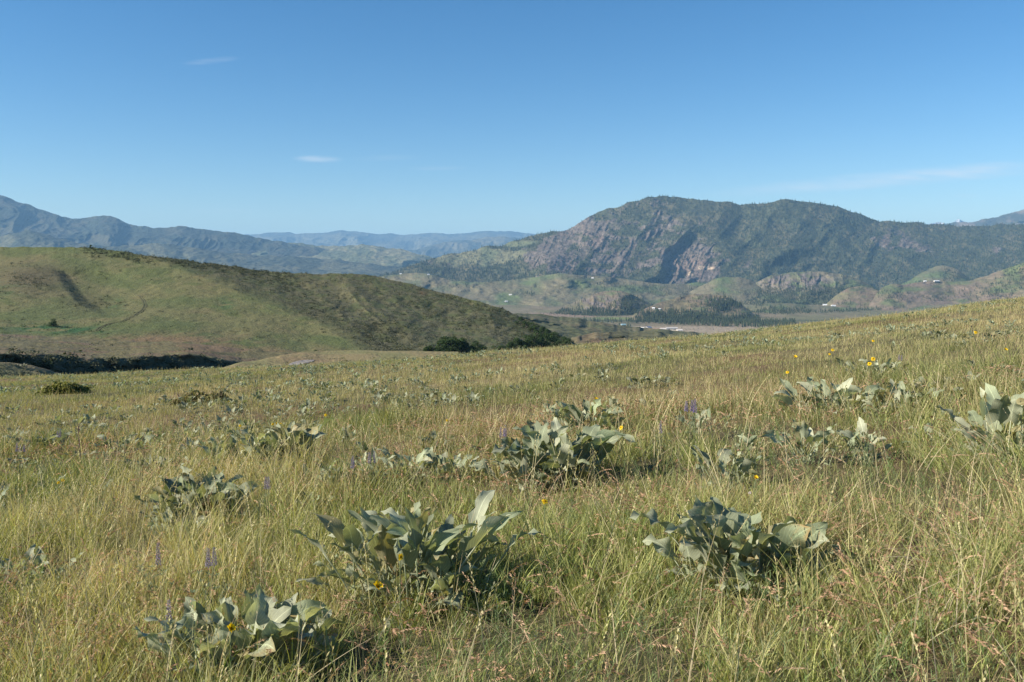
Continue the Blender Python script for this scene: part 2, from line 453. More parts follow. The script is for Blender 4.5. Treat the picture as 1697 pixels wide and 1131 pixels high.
hc = lerp3(hc, np.broadcast_to(C(.075, .095, .030), hc.shape), .6 * sstep(.1, .6, -n3 + .4 * n2))
right = px - fold_line(py) + 10 * n2
sage = sstep(-14, 40, right)
hc = lerp3(hc, lerp3(C(.105, .100, .054), C(.080, .092, .038), sstep(-.4, .4, n2)) * (1 - .16 * np.exp(-(np.maximum(right, 0) / 120) ** 2))[..., None], sage * .9)
red = np.clip(bump2(px, py, 270, 568, 150, 15) * 1.3 + bump2(px, py, 480, 590, 260, 9) * 1.2 + bump2(px, py, 430, 480, 45, 9) * .5 * (1 - sage) + bump2(px, py, 700, 486, 8, 4) + .25 * sstep(.3, .8, n1), 0, 1)
hc = lerp3(hc, np.broadcast_to(C(.185, .110, .070), hc.shape), red * .62 * sstep(-.6, .3, n2))
brn = np.clip(bump2(px, py, 50, 462, 80, 26) + .6 * bump2(px, py, 150, 500, 45, 20), 0, 1)
hc = lerp3(hc, np.broadcast_to(C(.085, .07, .042), hc.shape), brn * .8)
grn = bump2(px - (py - 546) * 3.5, py, 95, 546, 80, 8) * sstep(-.35, .25, n2)
grn2 = bump2(px, py, 375, 505, 16, 10) + bump2(px, py, 190, 505, 14, 12) * .8 + bump2(px, py, 20, 480, 25, 14) * .6
hc = lerp3(hc, np.broadcast_to(C(.032, .085, .028), hc.shape), np.clip(grn * 1.3 + grn2 * .7 * sstep(-.2, .4, n2), 0, 1))
HILL.build("hill", hc, M_SLOPE)

# ---- sagebrush benches beyond the right foot of the hill
M_FAR = mat_vcol("far_slope", 0.95, 0, [(0.03, .22), (0.12, .25)], (0.08, 0.9, 6.0))
N1 = Loft([[(820, 600, 620), (1250, 600, 660)], [(820, 520, 1000), (890, 531, 1000), (940, 538, 1010), (1000, 548, 1020), (1060, 557, 1030), (1140, 563, 1040), (1250, 590, 1050)]],
          [70], 240, 820, 1250, disp=lambda px, py, t: 60 * fbm(px / 60, py / 18, 3, 111), zdisp=lambda px, py, t, X, Y: 1.2 * fbm(X / 18, Y / 24, 3, 112))
n1 = fbm(N1.X / 40, N1.Y / 60, 4, 113); n2 = fbm(N1.X / 9, N1.Y / 14, 3, 114)
N1C = lerp3(C(.095, .10, .05), C(.13, .115, .065), sstep(-.4, .5, n1)); N1C = lerp3(N1C, np.broadcast_to(C(.06, .075, .035), N1C.shape), sstep(0, .6, n2) * .7)
N1.build("hill", N1C, M_FAR)
N2 = Loft([[(860, 610, 420), (1180, 600, 440)], [(860, 596, 520), (915, 580, 540), (950, 568, 550), (1000, 560, 560), (1050, 558.5, 570), (1110, 562, 580), (1180, 585, 590)]],
          [50], 200, 860, 1180, disp=lambda px, py, t: 25 * fbm(px / 50, py / 14, 3, 115), zdisp=lambda px, py, t, X, Y: 0.6 * fbm(X / 10, Y / 14, 3, 116))
n2 = fbm(N2.X / 7, N2.Y / 11, 3, 117)
N2C = lerp3(C(.105, .105, .058), C(.065, .072, .036), sstep(-.3, .5, n2)); N2C = lerp3(N2C, np.broadcast_to(C(.19, .11, .07), N2C.shape), bump2(N2.PXb, N2.PYb, 1000, 566, 45, 5) * .7)
N2.build("hill", N2C, M_FAR)

# ---- valley floor with its fields
VZ = -182.0
vy = np.linspace(1500, 7200, 420); vu = np.linspace(-.9, .9, 700)
VX = vu[None, :] * vy[:, None]; VY = np.broadcast_to(vy[:, None], VX.shape)
vpx, vpy = CX + F * VX / VY, HY - F * VZ / VY
n1, n2 = fbm(VX / 160, VY / 420, 4, 121), fbm(VX / 40, VY / 90, 3, 122)
vc = lerp3(C(.185, .152, .095), C(.14, .135, .07), sstep(-.4, .5, n1))
vc = lerp3(vc, np.broadcast_to(C(.10, .085, .05), vc.shape), .5 * sstep(.1, .7, n2))
def field(c, x0, x1, y0, y1, a=.9, soft=1.2):
    global vc
    ww = (sstep(x0 - 6, x0 + 6, vpx + 4 * n2) * (1 - sstep(x1 - 6, x1 + 6, vpx + 4 * n2)) * sstep(y0 - soft, y0 + soft, vpy) * (1 - sstep(y1 - soft, y1 + soft, vpy)))
    vc = lerp3(vc, np.broadcast_to(c, vc.shape), ww * a)
field(C(.12, .17, .05), 905, 1010, 537, 543); field(C(.15, .19, .06), 985, 1075, 526.5, 530)
field(C(.50, .46, .40), 902, 950, 534, 537.3); field(C(.24, .17, .125), 870, 985, 519, 526)
field(C(.29, .235, .17), 985, 1300, 541, 570, .85); field(C(.26, .22, .14), 1050, 1300, 552, 553.5, .7)
field(C(.06, .075, .035), 880, 1400, 530.5, 533.5, .8)
VALLEY_V = np.stack([VX, VY, np.full_like(VX, VZ) + 1.0 * n1], -1)
tag(link("valley", make_mesh("valley", VALLEY_V.reshape(-1, 3), quads=grid_quads(*VX.shape), colors=vc.reshape(-1, 3)), M_FAR), kind='structure')

# ---- rolling hills and rocky knolls across the valley
def knoll(crest, toe, ny, nx, seed, rock=0.0, rocky=None, relief=1.0, grass=(C(.125, .132, .066), C(.175, .148, .085)), px0=None, px1=None, back=(.5, .9)):
    x0, x1 = crest[0][0], crest[-1][0]
    def dsp(px, py, t):
        w = sstep(0, .25, t)
        d = 42 * relief * fbm(px / 45, py / 22, 4, seed) * w
        if rocky is not None:
            m = rocky(px, py)
            d = d - m * 40 * relief * (ridged(px / 13 + .3 * fbm(px / 20, py / 20, 2, seed + 5), py / 40, 4, seed + 7) - .4)
        return d
    Lf = Loft([toe, crest], [ny], nx, x0, x1, disp=dsp, crest_noise=1.0, crest_scale=16, seed=seed, back=back,
              zdisp=lambda px, py, t, X, Y: 2.2 * relief * fbm(X / 60, Y / 90, 4, seed + 9) * sstep(0, .2, t))
    px, py = Lf.PXb, Lf.PYb
    a, b = fbm(px / 40, py / 12, 4, seed + 11), fbm(px / 9, py / 4, 4, seed + 13)
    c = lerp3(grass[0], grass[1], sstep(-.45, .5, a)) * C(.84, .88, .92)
    c = lerp3(c, np.broadcast_to(C(.095, .130, .05), c.shape), sstep(.1, .7, -a) * .75)
    c = lerp3(c, np.broadcast_to(C(.075, .075, .042), c.shape), .55 * sstep(.15, .7, b))
    if rocky is not None:
        m = np.clip(rocky(px, py) * sstep(-.45, .2, b), 0, 1)
        c = lerp3(c, lerp3(C(.13, .108, .096), C(.175, .145, .128), sstep(-.3, .5, a + b)), m)
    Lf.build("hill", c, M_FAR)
    return Lf
KN = {}
KN['bench'] = knoll([(560, 470, 4700), (650, 457, 4700), (700, 453, 4700), (740, 463, 4650), (780, 468, 4600), (860, 463, 4600), (930, 454, 4600), (980, 458, 4600), (1040, 463, 4650), (1100, 471, 4650), (1160, 470, 4700), (1260, 480, 4700), (1330, 492, 4700), (1700, 480, 4700)],
                    [(560, 560, 3500), (1000, 540, 3550), (1700, 530, 3600)], 120, 760, 131, relief=1.5)
KN['roundtop'] = knoll([(1130, 492, 4400), (1170, 470, 4450), (1200, 459.5, 4450), (1230, 461, 4450), (1262, 472, 4430), (1290, 490, 4400)],
                       [(1130, 502, 4150), (1290, 505, 4150)], 40, 120, 141, relief=.5)
KN['dome'] = knoll([(1225, 500, 4300), (1240, 480, 4400), (1262, 464, 4450), (1290, 455.5, 4480), (1350, 450, 4500), (1400, 456, 4480), (1430, 466, 4450), (1450, 478, 4400), (1475, 497, 4300)],
                   [(1225, 512, 4050), (1350, 515, 4050), (1475, 512, 4050)], 70, 220, 151,
                   rocky=lambda px, py: np.clip(1.5 * bump2(px, py, 1320, 466, 60, 13), 0, 1))
KN['lowknoll'] = knoll([(1365, 508, 3950), (1385, 490, 4000), (1405, 479, 4020), (1432, 474.5, 4030), (1455, 481, 4010), (1475, 492, 3980), (1492, 508, 3950)],
                       [(1365, 520, 3750), (1492, 520, 3750)], 44, 120, 161, relief=.5, grass=(C(.20, .135, .095), C(.17, .15, .075)))
KN['farknob'] = knoll([(1480, 478, 4800), (1510, 463, 4900), (1535, 448, 4950), (1560, 440, 4970), (1585, 446, 4950), (1612, 466, 4900), (1640, 480, 4850)],
                      [(1480, 492, 4550), (1640, 492, 4550)], 44, 130, 171, relief=.7)
KN['rightrise'] = knoll([(1440, 500, 3900), (1462, 478, 4000), (1500, 471, 4050), (1535, 466.5, 4080), (1580, 466, 4080), (1620, 462, 4060), (1650, 451, 4030), (1680, 441, 4000), (1720, 430, 3980), (1900, 400, 3950)],
                        [(1440, 530, 3400), (1900, 540, 3400)], 110, 330, 181, relief=1.1, grass=(C(.155, .135, .07), C(.20, .145, .10)))
KN['midknoll'] = knoll([(900, 530, 3300), (930, 513, 3400), (960, 497, 3480), (990, 485, 3540), (1015, 482, 3550), (1040, 486, 3540), (1065, 496, 3500), (1090, 510, 3440), (1120, 532, 3350)],
                       [(900, 540, 3050), (1120, 542, 3050)], 70, 220, 191,
                       rocky=lambda px, py: np.clip(1.4 * bump2(px, py, 1000, 503, 45, 10), 0, 1), grass=(C(.185, .13, .09), C(.135, .125, .065)))
KN['browndome'] = knoll([(1030, 538, 3000), (1055, 520, 3080), (1085, 505, 3160), (1120, 494, 3220), (1160, 488, 3250), (1195, 490, 3250), (1225, 502, 3200), (1250, 520, 3150), (1280, 545, 3000)],
                        [(1030, 550, 2750), (1280, 556, 2750)], 70, 240, 201,
                        rocky=lambda px, py: np.clip(1.2 * bump2(px, py, 1185, 500, 16, 8), 0, 1), grass=(C(.19, .135, .09), C(.16, .13, .07)))
KN['flats'] = knoll([(1180, 520, 3500), (1240, 510, 3600), (1280, 502, 3650), (1330, 505, 3650), (1380, 508, 3650), (1440, 512, 3650), (1560, 505, 3650), (1700, 500, 3650)],
                    [(1180, 560, 2750), (1700, 570, 2750)], 60, 260, 211, relief=.6)

# ---- the big forested mountain
def rock_map(px, py):
    n = fbm(px / 16 + py / 30, py / 9, 4, 221)
    lump = (1.05 * bump2(px, py, 905, 428, 38, 34) + .9 * bump2(px, py, 980, 392, 60, 36) + .8 * bump2(px, py, 1010, 440, 70, 30) + 1.15 * bump2(px, py, 1140, 425, 58, 42)
            + .7 * bump2(px, py, 1095, 372, 45, 22) + .75 * bump2(px, py, 960, 372, 30, 12) + .8 * bump2(px, py, 1160, 455, 55, 18) + .7 * bump2(px, py, 1480, 402, 55, 22)
            + .5 * bump2(px, py, 1090, 335, 40, 8) + .55 * bump2(px, py, 1535, 415, 18, 9) + .5 * bump2(px, py, 735, 432, 30, 12) + .6 * bump2(px, py, 1212, 365, 8, 4)
            + .5 * bump2(px, py, 1250, 440, 20, 8) + .45 * bump2(px, py, 1660, 415, 25, 8))
    return sstep(.34, .70, lump * .85 + .50 * n - .06)
def meadow_map(px, py):
    n = fbm(px / 26, py / 10, 3, 223)
    return sstep(.35, .65, 1.1 * bump2(px + (py - 425) * .8, py, 800, 425, 75, 15) + .8 * bump2(px, py, 860, 403, 30, 6) + .35 * n)
def mtn_disp(px, py, t):
    w = sstep(0, .18, t) * (1 - .75 * sstep(.8, 1, t))
    s = px * .80 + py * .60
    d = -230 * (ridged(s / 150 + .25 * fbm(px / 90, py / 60, 2, 231), py / 160, 3, 233) - .4) * w
    d = d - 75 * (ridged(s / 38, py / 90, 3, 235) - .4) * w
    # the rocky spur that throws its right flank into shade
    line = np.interp(py, [330, 365, 380, 410, 440, 470], [1105, 1150, 1180, 1205, 1225, 1240])
    dx = px - line
    d = d - 95 * w * np.exp(-np.maximum(-dx, 0) / 130) * (1 - sstep(-6, 46, dx)) * sstep(335, 385, py)
    d = d - 300 * w * bump2(px, py, 915, 440, 40, 50) 
    d = d - 60 * rock_map(px, py) * (ridged((px + .5 * py) / 11, (py - .3 * px) / 34, 4, 237) - .35)
    return d
MTN = Loft([[(520, 520, 4500), (2000, 520, 4700)],
            [(520, 482, 5300), (650, 474, 5300), (740, 470, 5300), (860, 468, 5350), (980, 464, 5400), (1100, 480, 5400), (1300, 490, 5400), (1500, 495, 5400), (1700, 470, 5400), (2000, 460, 5400)],
            [(520, 478, 5700), (620, 462, 5900), (680, 442, 6100), (715, 428, 6250), (760, 420, 6400), (800, 411, 6500), (850, 401, 6600), (880, 392, 6650), (905, 385, 6700), (935, 382, 6750), (952, 374, 6780), (975, 360, 6800), (1000, 350, 6850),
              (1040, 337.5, 6900), (1075, 327, 6950), (1100, 325, 7000), (1150, 329.5, 7000), (1200, 333.5, 7000), (1235, 340, 7000), (1265, 338, 7000), (1300, 332.5, 7000), (1320, 332, 7000), (1350, 336.5, 7000),
              (1385, 342, 7000), (1425, 355, 7000), (1460, 366, 7000), (1500, 368, 7050), (1540, 371, 7100), (1600, 375, 7150), (1700, 371, 7200), (2000, 350, 7300)]],
           [10, 260], 1100, 520, 2000, disp=mtn_disp, crest_noise=1.3, crest_scale=18, back=(.6, .5),
           zdisp=lambda px, py, t, X, Y: 10 * fbm(X / 90, Y / 120, 4, 239) * sstep(0, .2, t))
px, py = MTN.PXb, MTN.PYb
rk, md = rock_map(px, py), meadow_map(px, py)
n1, n2 = fbm(px / 30, py / 14, 4, 241), fbm(px / 5, py / 5, 3, 243)
mc = lerp3(C(.060, .066, .034), C(.10, .092, .05), sstep(-.2, .7, n1))
mc = lerp3(mc, lerp3(C(.115, .130, .068), C(.145, .142, .078), sstep(-.3, .4, n1)), md)
rc = lerp3(C(.098, .080, .068), C(.150, .124, .104), sstep(-.5, .6, n2 + .4 * n1))
orange = sstep(.35, .8, bump2(px, py, 1140, 440, 45, 22) + .8 * bump2(px, py, 980, 395, 40, 14) + .8 * bump2(px, py, 1475, 405, 35, 14) + .5 * fbm(px / 8, py / 6, 3, 245))
rc = lerp3(rc, np.broadcast_to(C(.21, .145, .115), rc.shape), orange * .38)
mc = lerp3(mc, rc, rk)
pale = np.clip(bump2(px, py, 1144, 454, 5, 4) + bump2(px, py, 1176, 446, 9, 4) + bump2(px, py, 1161, 446, 4, 4), 0, 1)
mc = lerp3(mc, np.broadcast_to(C(.40, .31, .215), mc.shape), sstep(.35, .7, pale))
M_MTN = mat_vcol("mountain_side", 0.95, 0, [(0.012, .2), (0.05, .3)], (0.03, 1.0, 18.0))
MTN.build("mountain", mc, M_MTN)

# ---- mountains beyond
M_DIST = mat_vcol("distant_range", 0.95, 0, [(0.004, .25), (0.015, .25)], (0.012, 1.0, 40.0))
def range_(name, crest, toe, ny, nx, seed, rel, ca, cb, cn=1.5, cs=16):
    Lf = Loft([toe, crest], [ny], nx, crest[0][0], crest[-1][0], crest_noise=cn, crest_scale=cs, seed=seed, back=(.4, .4),
              disp=lambda px, py, t: -rel * (ridged((px * .8 + py * .7) / 75 + .3 * fbm(px / 60, py / 40, 2, seed), py / 60, 4, seed + 1) - .4) * sstep(0, .15, t) * (1 - .7 * sstep(.8, 1, t)) * .75
              - rel * .07 * (ridged((px * .8 + py * .7) / 20, py / 30, 3, seed + 2) - .4) * sstep(0, .15, t),
              zdisp=lambda px, py, t, X, Y: .012 * rel * fbm(X / (rel * .15), Y / (rel * .2), 4, seed + 8))
    a, b = fbm(Lf.PXb / 32, Lf.PYb / 12, 4, seed + 3), fbm(Lf.PXb / 10, Lf.PYb / 5, 3, seed + 4)
    c = lerp3(ca, cb, sstep(-.3, .5, a + .5 * b))
    Lf.build(name, c, M_DIST)
    return Lf
LEFT = range_("mountain", [(-500, 318, 11500), (-120, 314, 11500), (0, 324, 11500), (50, 341, 11500), (82, 351, 11500), (100, 358, 11500), (145, 361, 11500), (175, 357, 11400), (195, 362, 11400), (212, 371, 11400), (240, 376, 11300), (300, 376.5, 11300),
               (340, 380, 11300), (380, 385, 11200), (420, 393, 11200), (470, 402, 11100), (520, 410, 11000), (600, 425, 11000), (700, 445, 11000)],
              [(-500, 470, 8200), (700, 470, 8600)], 200, 700, 251, 700, C(.030, .038, .024), C(.058, .058, .036))
LEFT2 = range_("hill", [(-500, 392, 8600), (-100, 398, 8600), (0, 392, 8700), (50, 383, 8700), (90, 392, 8700), (140, 404, 8700), (200, 408, 8700), (280, 405, 8800), (330, 413, 8800), (400, 421, 8900), (470, 424, 9000), (600, 436, 9000), (700, 446, 9000)],
               [(-500, 470, 6900), (700, 475, 7000)], 110, 520, 261, 360, C(.042, .05, .03), C(.095, .095, .055))
ROLL = range_("hill", [(380, 425, 10500), (430, 410, 11000), (470, 404, 11500), (540, 407, 11500), (600, 406, 11200), (640, 410, 11000), (690, 420, 10600), (730, 432, 10200), (780, 450, 9800)],
              [(380, 470, 7600), (780, 475, 7800)], 110, 360, 271, 600, C(.09, .10, .05), C(.17, .16, .085))
FAR = range_("mountain", [(250, 400, 26000), (415, 388.5, 26000), (450, 385, 26000), (500, 387, 26000), (530, 386, 26000), (562, 383, 26000), (600, 384.5, 26000), (620, 387, 26000), (680, 388, 26000), (700, 386, 26000), (760, 387, 26000), (790, 384.5, 26000), (840, 384, 26000), (870, 386.5, 26000), (900, 390, 26000), (1100, 400, 26000)],
             [(250, 440, 17000), (1100, 440, 17000)], 90, 500, 281, 2600, C(.055, .06, .04), C(.12, .115, .065), cn=.8)
FAR2 = range_("mountain", [(600, 428, 18000), (680, 415, 18500), (740, 402, 19000), (800, 394, 19500), (830, 393, 19500), (900, 402, 19500), (1000, 420, 19000)],
              [(600, 442, 15500), (1000, 442, 15500)], 60, 240, 291, 2200, C(.05, .055, .035), C(.12, .11, .065), cn=.8)
RIGHT = range_("mountain", [(1420, 385, 13500), (1520, 372, 13500), (1580, 370, 13500), (1610, 367.5, 13400), (1640, 362, 13400), (1660, 357, 13300), (1697, 349, 13200), (1800, 340, 13000), (2000, 336, 13000)],
               [(1420, 430, 9500), (2000, 430, 9500)], 80, 300, 301, 1500, C(.055, .06, .04), C(.16, .13, .095))
SNOW = range_("mountain", [(1480, 385, 18000), (1540, 372, 18000), (1556, 368.5, 18000), (1570, 371, 18000), (1580, 369, 18000), (1588, 363.5, 18000), (1596, 366, 18000), (1606, 372, 18000), (1625, 366, 18000), (1650, 361, 18000), (1700, 362, 18000), (1800, 360, 18000)],
              [(1480, 400, 30000), (1800, 400, 16500)], 40, 300, 311, 450, C(.35, .37, .4), C(.92, .92, .92), cn=1.0, cs=7)
# ------------------------------------------------------------------ trees, brush and houses of the distance
M_CONIFER = mat_vcol("conifer_needles", 0.9, 0.0, None)
M_BRUSH = mat_vcol("brush_leaves", 0.9, 0.15, None)
M_BARK = mat_vcol("bark", 0.95, 0, [(3.0, .3)])

def conifer_template(tiers, sides, seed, width=.2):
    g = np.random.default_rng(seed); v, t, c = [], [], []
    for k in range(tiers):
        z0 = .10 + .80 * k / tiers; z1 = min(1.0, z0 + 1.35 * .85 / tiers) if k < tiers - 1 else 1.0
        r = width * (1 - .72 * k / tiers)
        a = np.linspace(0, 2 * np.pi, sides, endpoint=False) + g.uniform(0, 6)
        rr = r * g.uniform(.6, 1.15, sides); n = len(v)
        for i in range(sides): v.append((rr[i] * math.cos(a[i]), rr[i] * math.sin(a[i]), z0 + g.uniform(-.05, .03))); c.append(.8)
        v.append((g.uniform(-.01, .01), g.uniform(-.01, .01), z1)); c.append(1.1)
        for i in range(sides): t.append((n + i, n + (i + 1) % sides, n + sides))
    n = len(v)                                      # bare foot of the trunk
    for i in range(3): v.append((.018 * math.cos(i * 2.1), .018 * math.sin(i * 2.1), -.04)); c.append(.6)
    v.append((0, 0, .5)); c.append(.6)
    for i in range(3): t.append((n + i, n + (i + 1) % 3, n + 3))
    return np.array(v), np.array(t), np.array(c)

def bush_template(nq, seed, size=.42, flat=.75):
    g = np.random.default_rng(seed)
    d = g.normal(size=(nq, 3)); d /= np.linalg.norm(d, axis=1, keepdims=True); d[:, 2] = np.abs(d[:, 2])
    lump = 1 + .28 * np.sin(3 * np.arctan2(d[:, 1], d[:, 0]) + g.uniform(0, 6))
    p = d * (g.uniform(.55, 1, nq)[:, None] ** .5) * lump[:, None] * np.array([.5, .5, flat])
    nrm = d * .75 + g.normal(size=(nq, 3)) * .55; nrm /= np.linalg.norm(nrm, axis=1, keepdims=True)
    a = np.cross(nrm, g.normal(size=(nq, 3))); a /= np.linalg.norm(a, axis=1, keepdims=True); b = np.cross(nrm, a)
    s = size * g.uniform(.5, 1.0, nq)[:, None] * .5
    v = np.stack([p - a * s * .9, p - b * s * .5, p + a * s * 1.1, p + b * s * .5], 1).reshape(-1, 3)
    q = np.arange(nq * 4).reshape(nq, 4)
    c = np.repeat(g.uniform(.75, 1.25, nq), 4)
    return v, q, c

def stamp(templates, pos, sx, sz, cols, seed, quads=False):
    g = np.random.default_rng(seed)
    V, I, K, off = [], [], [], 0
    which = g.integers(0, len(templates), len(pos))
    for k, (tv, ti, tc) in enumerate(templates):
        m = which == k; n = int(m.sum())
        if not n: continue
        an = g.uniform(0, 2 * np.pi, n); ca, sa = np.cos(an), np.sin(an)
        x = tv[None, :, 0] * ca[:, None] - tv[None, :, 1] * sa[:, None]; y = tv[None, :, 0] * sa[:, None] + tv[None, :, 1] * ca[:, None]
        P = np.stack([x * sx[m][:, None], y * sx[m][:, None], tv[None, :, 2] * sz[m][:, None]], -1) + pos[m][:, None, :]
        V.append(P.reshape(-1, 3)); K.append((cols[m][:, None, :] * tc[None, :, None]).reshape(-1, 3))
        I.append((ti[None] + (np.arange(n) * len(tv))[:, None, None] + off).reshape(-1, ti.shape[1])); off += n * len(tv)
    V, I, K = np.concatenate(V), np.concatenate(I), np.concatenate(K)
    return V, I, K

def conif_cols(n, seed, px=None, py=None):
    g = np.random.default_rng(seed)
    c = lerp3(C(.028, .045, .026), C(.072, .084, .036), g.beta(1.3, 2.4, n))
    return c * g.uniform(.8, 1.2, (n, 1))

T_SMALL = [conifer_template(2, 5, 400 + k) for k in range(6)]
T_MID = [conifer_template(4, 7, 420 + k, .17) for k in range(6)]

def mtn_dens(px, py, t):
    rk, md = rock_map(px, py), meadow_map(px, py)
    n = fbm(px / 22, py / 10, 4, 251)
    east = sstep(1190, 1290, px + .6 * (py - 400))
    base = np.clip(.62 + .35 * east + .55 * n, .04, 1)
    left = bump2(px, py, 830, 445, 110, 22)
    base = np.maximum(base, .8 * left)
    return np.clip(base * (1 - .64 * rk) * (1 - .88 * md), .03, 1) * sstep(0.02, .06, t)
p, px, py, t = MTN.scatter(62000, mtn_dens, 500)
n = len(p); g = np.random.default_rng(501)
hh = g.uniform(10, 22, n) * (1 - .2 * rock_map(px, py)); p[:, 2] -= 1.0
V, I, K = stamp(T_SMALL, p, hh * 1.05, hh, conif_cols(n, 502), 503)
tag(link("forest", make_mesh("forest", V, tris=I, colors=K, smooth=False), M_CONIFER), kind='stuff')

# trees of the valley: groves along the river, on the shaded feet of the knolls and in dark patches on the benches
WOOD = []                                            # (pos, height)
def grove(surface, n, dens, seed, h0=9, h1=20):
    p, px, py, t = surface.scatter(n, dens, seed)
    g = np.random.default_rng(seed + 1)
    hh = g.uniform(h0, h1, len(p)) * g.uniform(.7, 1.1, len(p))
    WOOD.extend((tuple(a), float(b)) for a, b in zip(p, hh))
def patches(*bl, edge=.35, ns=9.0, seed=261):
    def f(px, py, t):
        d = sum(b[4] * bump2(px, py, b[0], b[1], b[2], b[3]) for b in bl)
        return sstep(edge, edge + .35, d + .30 * fbm(px / ns, py / (ns * .4), 3, seed))
    return f
grove(KN['bench'], 17000, patches((1000, 468, 26, 5, 1), (1050, 477, 40, 7, .9), (1110, 482, 60, 9, 1.1), (1180, 487, 40, 6, .8), (760, 475, 24, 5, .8), (805, 473, 10, 5, .9), (880, 487, 16, 5, .9), (852, 489, 10, 5, .6), (918, 485, 9, 4, .9),
                            (975, 478, 18, 4, .7), (1200, 500, 30, 6, .7), (700, 462, 20, 4, .5), (1250, 520, 40, 8, .6), (940, 458, 20, 3, .5)), 600, 8, 17)
grove(KN['dome'], 7000, lambda px, py, t: np.clip(sstep(473, 484, py + 5 * fbm(px / 14, py / 6, 3, 262) + 3 * sstep(1340, 1440, px)) + .06, 0, 1), 610, 9, 18)
grove(KN['roundtop'], 900, lambda px, py, t: np.clip(.10 + .8 * sstep(478, 488, py) * sstep(-.2, .4, fbm(px / 9, py / 4, 3, 275)), 0, 1), 615, 7, 14)
grove(KN['lowknoll'], 600, patches((1400, 502, 16, 5, 1), (1425, 480, 10, 3, .7), (1440, 505, 30, 3, .6)), 620, 8, 15)
grove(KN['farknob'], 1500, patches((1575, 456, 22, 12, 1), (1530, 470, 40, 5, .8), (1620, 468, 20, 10, 1)), 630)
grove(KN['rightrise'], 9000, patches((1690, 462, 30, 14, 1.2), (1660, 480, 40, 14, .9), (1600, 490, 50, 14, .55), (1480, 492, 30, 12, 1.0), (1550, 496, 30, 6, .6), (1700, 445, 25, 8, 1)), 640, 7, 16)
grove(KN['midknoll'], 7000, lambda px, py, t: np.clip(sstep(508, 519, py + 4 * fbm(px / 12, py / 6, 3, 263)) + .7 * bump2(px, py, 1045, 505, 26, 10) + .03, 0, 1), 650, 9, 18)
grove(KN['browndome'], 9000, lambda px, py, t: np.clip(sstep(513, 524, py - 8 * sstep(1130, 1230, px) + 4 * fbm(px / 12, py / 6, 3, 264)) * sstep(1045, 1075, px) + .9 * bump2(px, py, 1200, 505, 30, 9) + .02, 0, 1), 660, 10, 21)
grove(KN['flats'], 12000, patches((1260, 505, 14, 5, .8), (1300, 516, 40, 6, .9), (1240, 525, 60, 8, 1.1), (1360, 522, 60, 5, .9), (1420, 517, 40, 5, .8), (1200, 540, 70, 12, 1.5), (1290, 538, 50, 6, 1.0), (1470, 512, 40, 4, .6)), 670, 9, 19)
g = np.random.default_rng(680)
def floor_trees(n, x0, x1, y0, y1, h0, h1, prob=None):
    px, py = g.uniform(x0, x1, n), g.uniform(y0, y1, n)
    if prob is not None: k = g.uniform(0, 1, n) < prob(px, py); px, py = px[k], py[k]
    Y = -F * VZ / (py - HY)
    hs = g.uniform(h0, h1, len(px))
    WOOD.extend(((float((a - CX) / F * b), float(b), VZ), float(h)) for a, b, h in zip(px, Y, hs))
floor_trees(520, 945, 1260, 531, 536.5, 10, 19, lambda a, b: np.clip(.45 + .4 * (a > 1040) + .4 * fbm(a / 18, b, 2, 271), 0, 1))
floor_trees(700, 1090, 1320, 533, 544, 12, 21, lambda a, b: sstep(0, 1, (b < 538 + (a - 1090) * .035)))
floor_trees(130, 872, 1000, 519, 531, 6, 12, lambda a, b: .5 + .5 * fbm(a / 20, b / 3, 2, 272))
floor_trees(40, 1030, 1065, 551, 556.5, 9, 15); floor_trees(22, 1020, 1050, 540, 546, 9, 14)
floor_trees(30, 950, 1010, 541, 547, 5, 9); floor_trees(26, 1050, 1200, 544, 550, 4, 8)
WP = np.array([w[0] for w in WOOD]); WH = np.array([w[1] for w in WOOD]) * .86

wpx = WP[:, 0] / WP[:, 1] * F + CX; wpy = HY - F * (WP[:, 2] + .6 * WH) / WP[:, 1]
u_ = (wpx - CX) / F
sil = HY - F * (SB + SA * u_ + SQ * u_ * u_)                       # meadow skyline hides what lies below it
hill_sil = np.interp(wpx, [640, 700, 760, 830, 880, 905, 930, 960], [461, 477, 492, 512, 533, 545, 560, 580])
showing = (wpy < sil - 6) & (wpx < 1690) & ((wpy < hill_sil - 3) | (wpx > 965))
order = np.argsort(-np.where(showing, WH / WP[:, 1], 0))
single, rest = order[:300], order[300:]
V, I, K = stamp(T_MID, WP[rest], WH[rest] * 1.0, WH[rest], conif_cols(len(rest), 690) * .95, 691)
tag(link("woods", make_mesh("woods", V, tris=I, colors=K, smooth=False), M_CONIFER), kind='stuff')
con_meshes = []
for k in range(6):
    tv, tt, tcv = T_MID[k]
    con_meshes.append(make_mesh("conifer", tv, tris=tt, colors=C(.040, .058, .030)[None] * tcv[:, None] * (0.8 + .08 * k), smooth=False)); con_meshes[-1].materials.append(M_CONIFER)
for i, j in enumerate(single):
    o = link("conifer_tree", con_meshes[i % 6], None, None, WP[j]); h = WH[j]
    o.scale = (h, h, h); o.rotation_euler = (0, 0, random.uniform(0, 6.28))
    x, y = wpx[j], wpy[j]
    if x < 1010: lab, gr = "dark conifer among the trees by the pale river bar on the valley floor", "conifers by the river bar"
    elif y > 545: lab, gr = "dark tree in the windbreak beside the valley farm buildings", "trees around the valley farm buildings"
    elif x < 1100: lab, gr = "dark conifer at the wooded foot of the rocky knoll above the river", "conifers below the rocky knoll"
    elif x < 1300: lab, gr = "tall dark conifer in the dense wood at the edge of the valley fields", "conifers in the wood behind the valley fields"
    else: lab, gr = "dark conifer among the small round hills below the forested mountain", "conifers among the small round hills"
    tag(o, lab, "tree", gr)

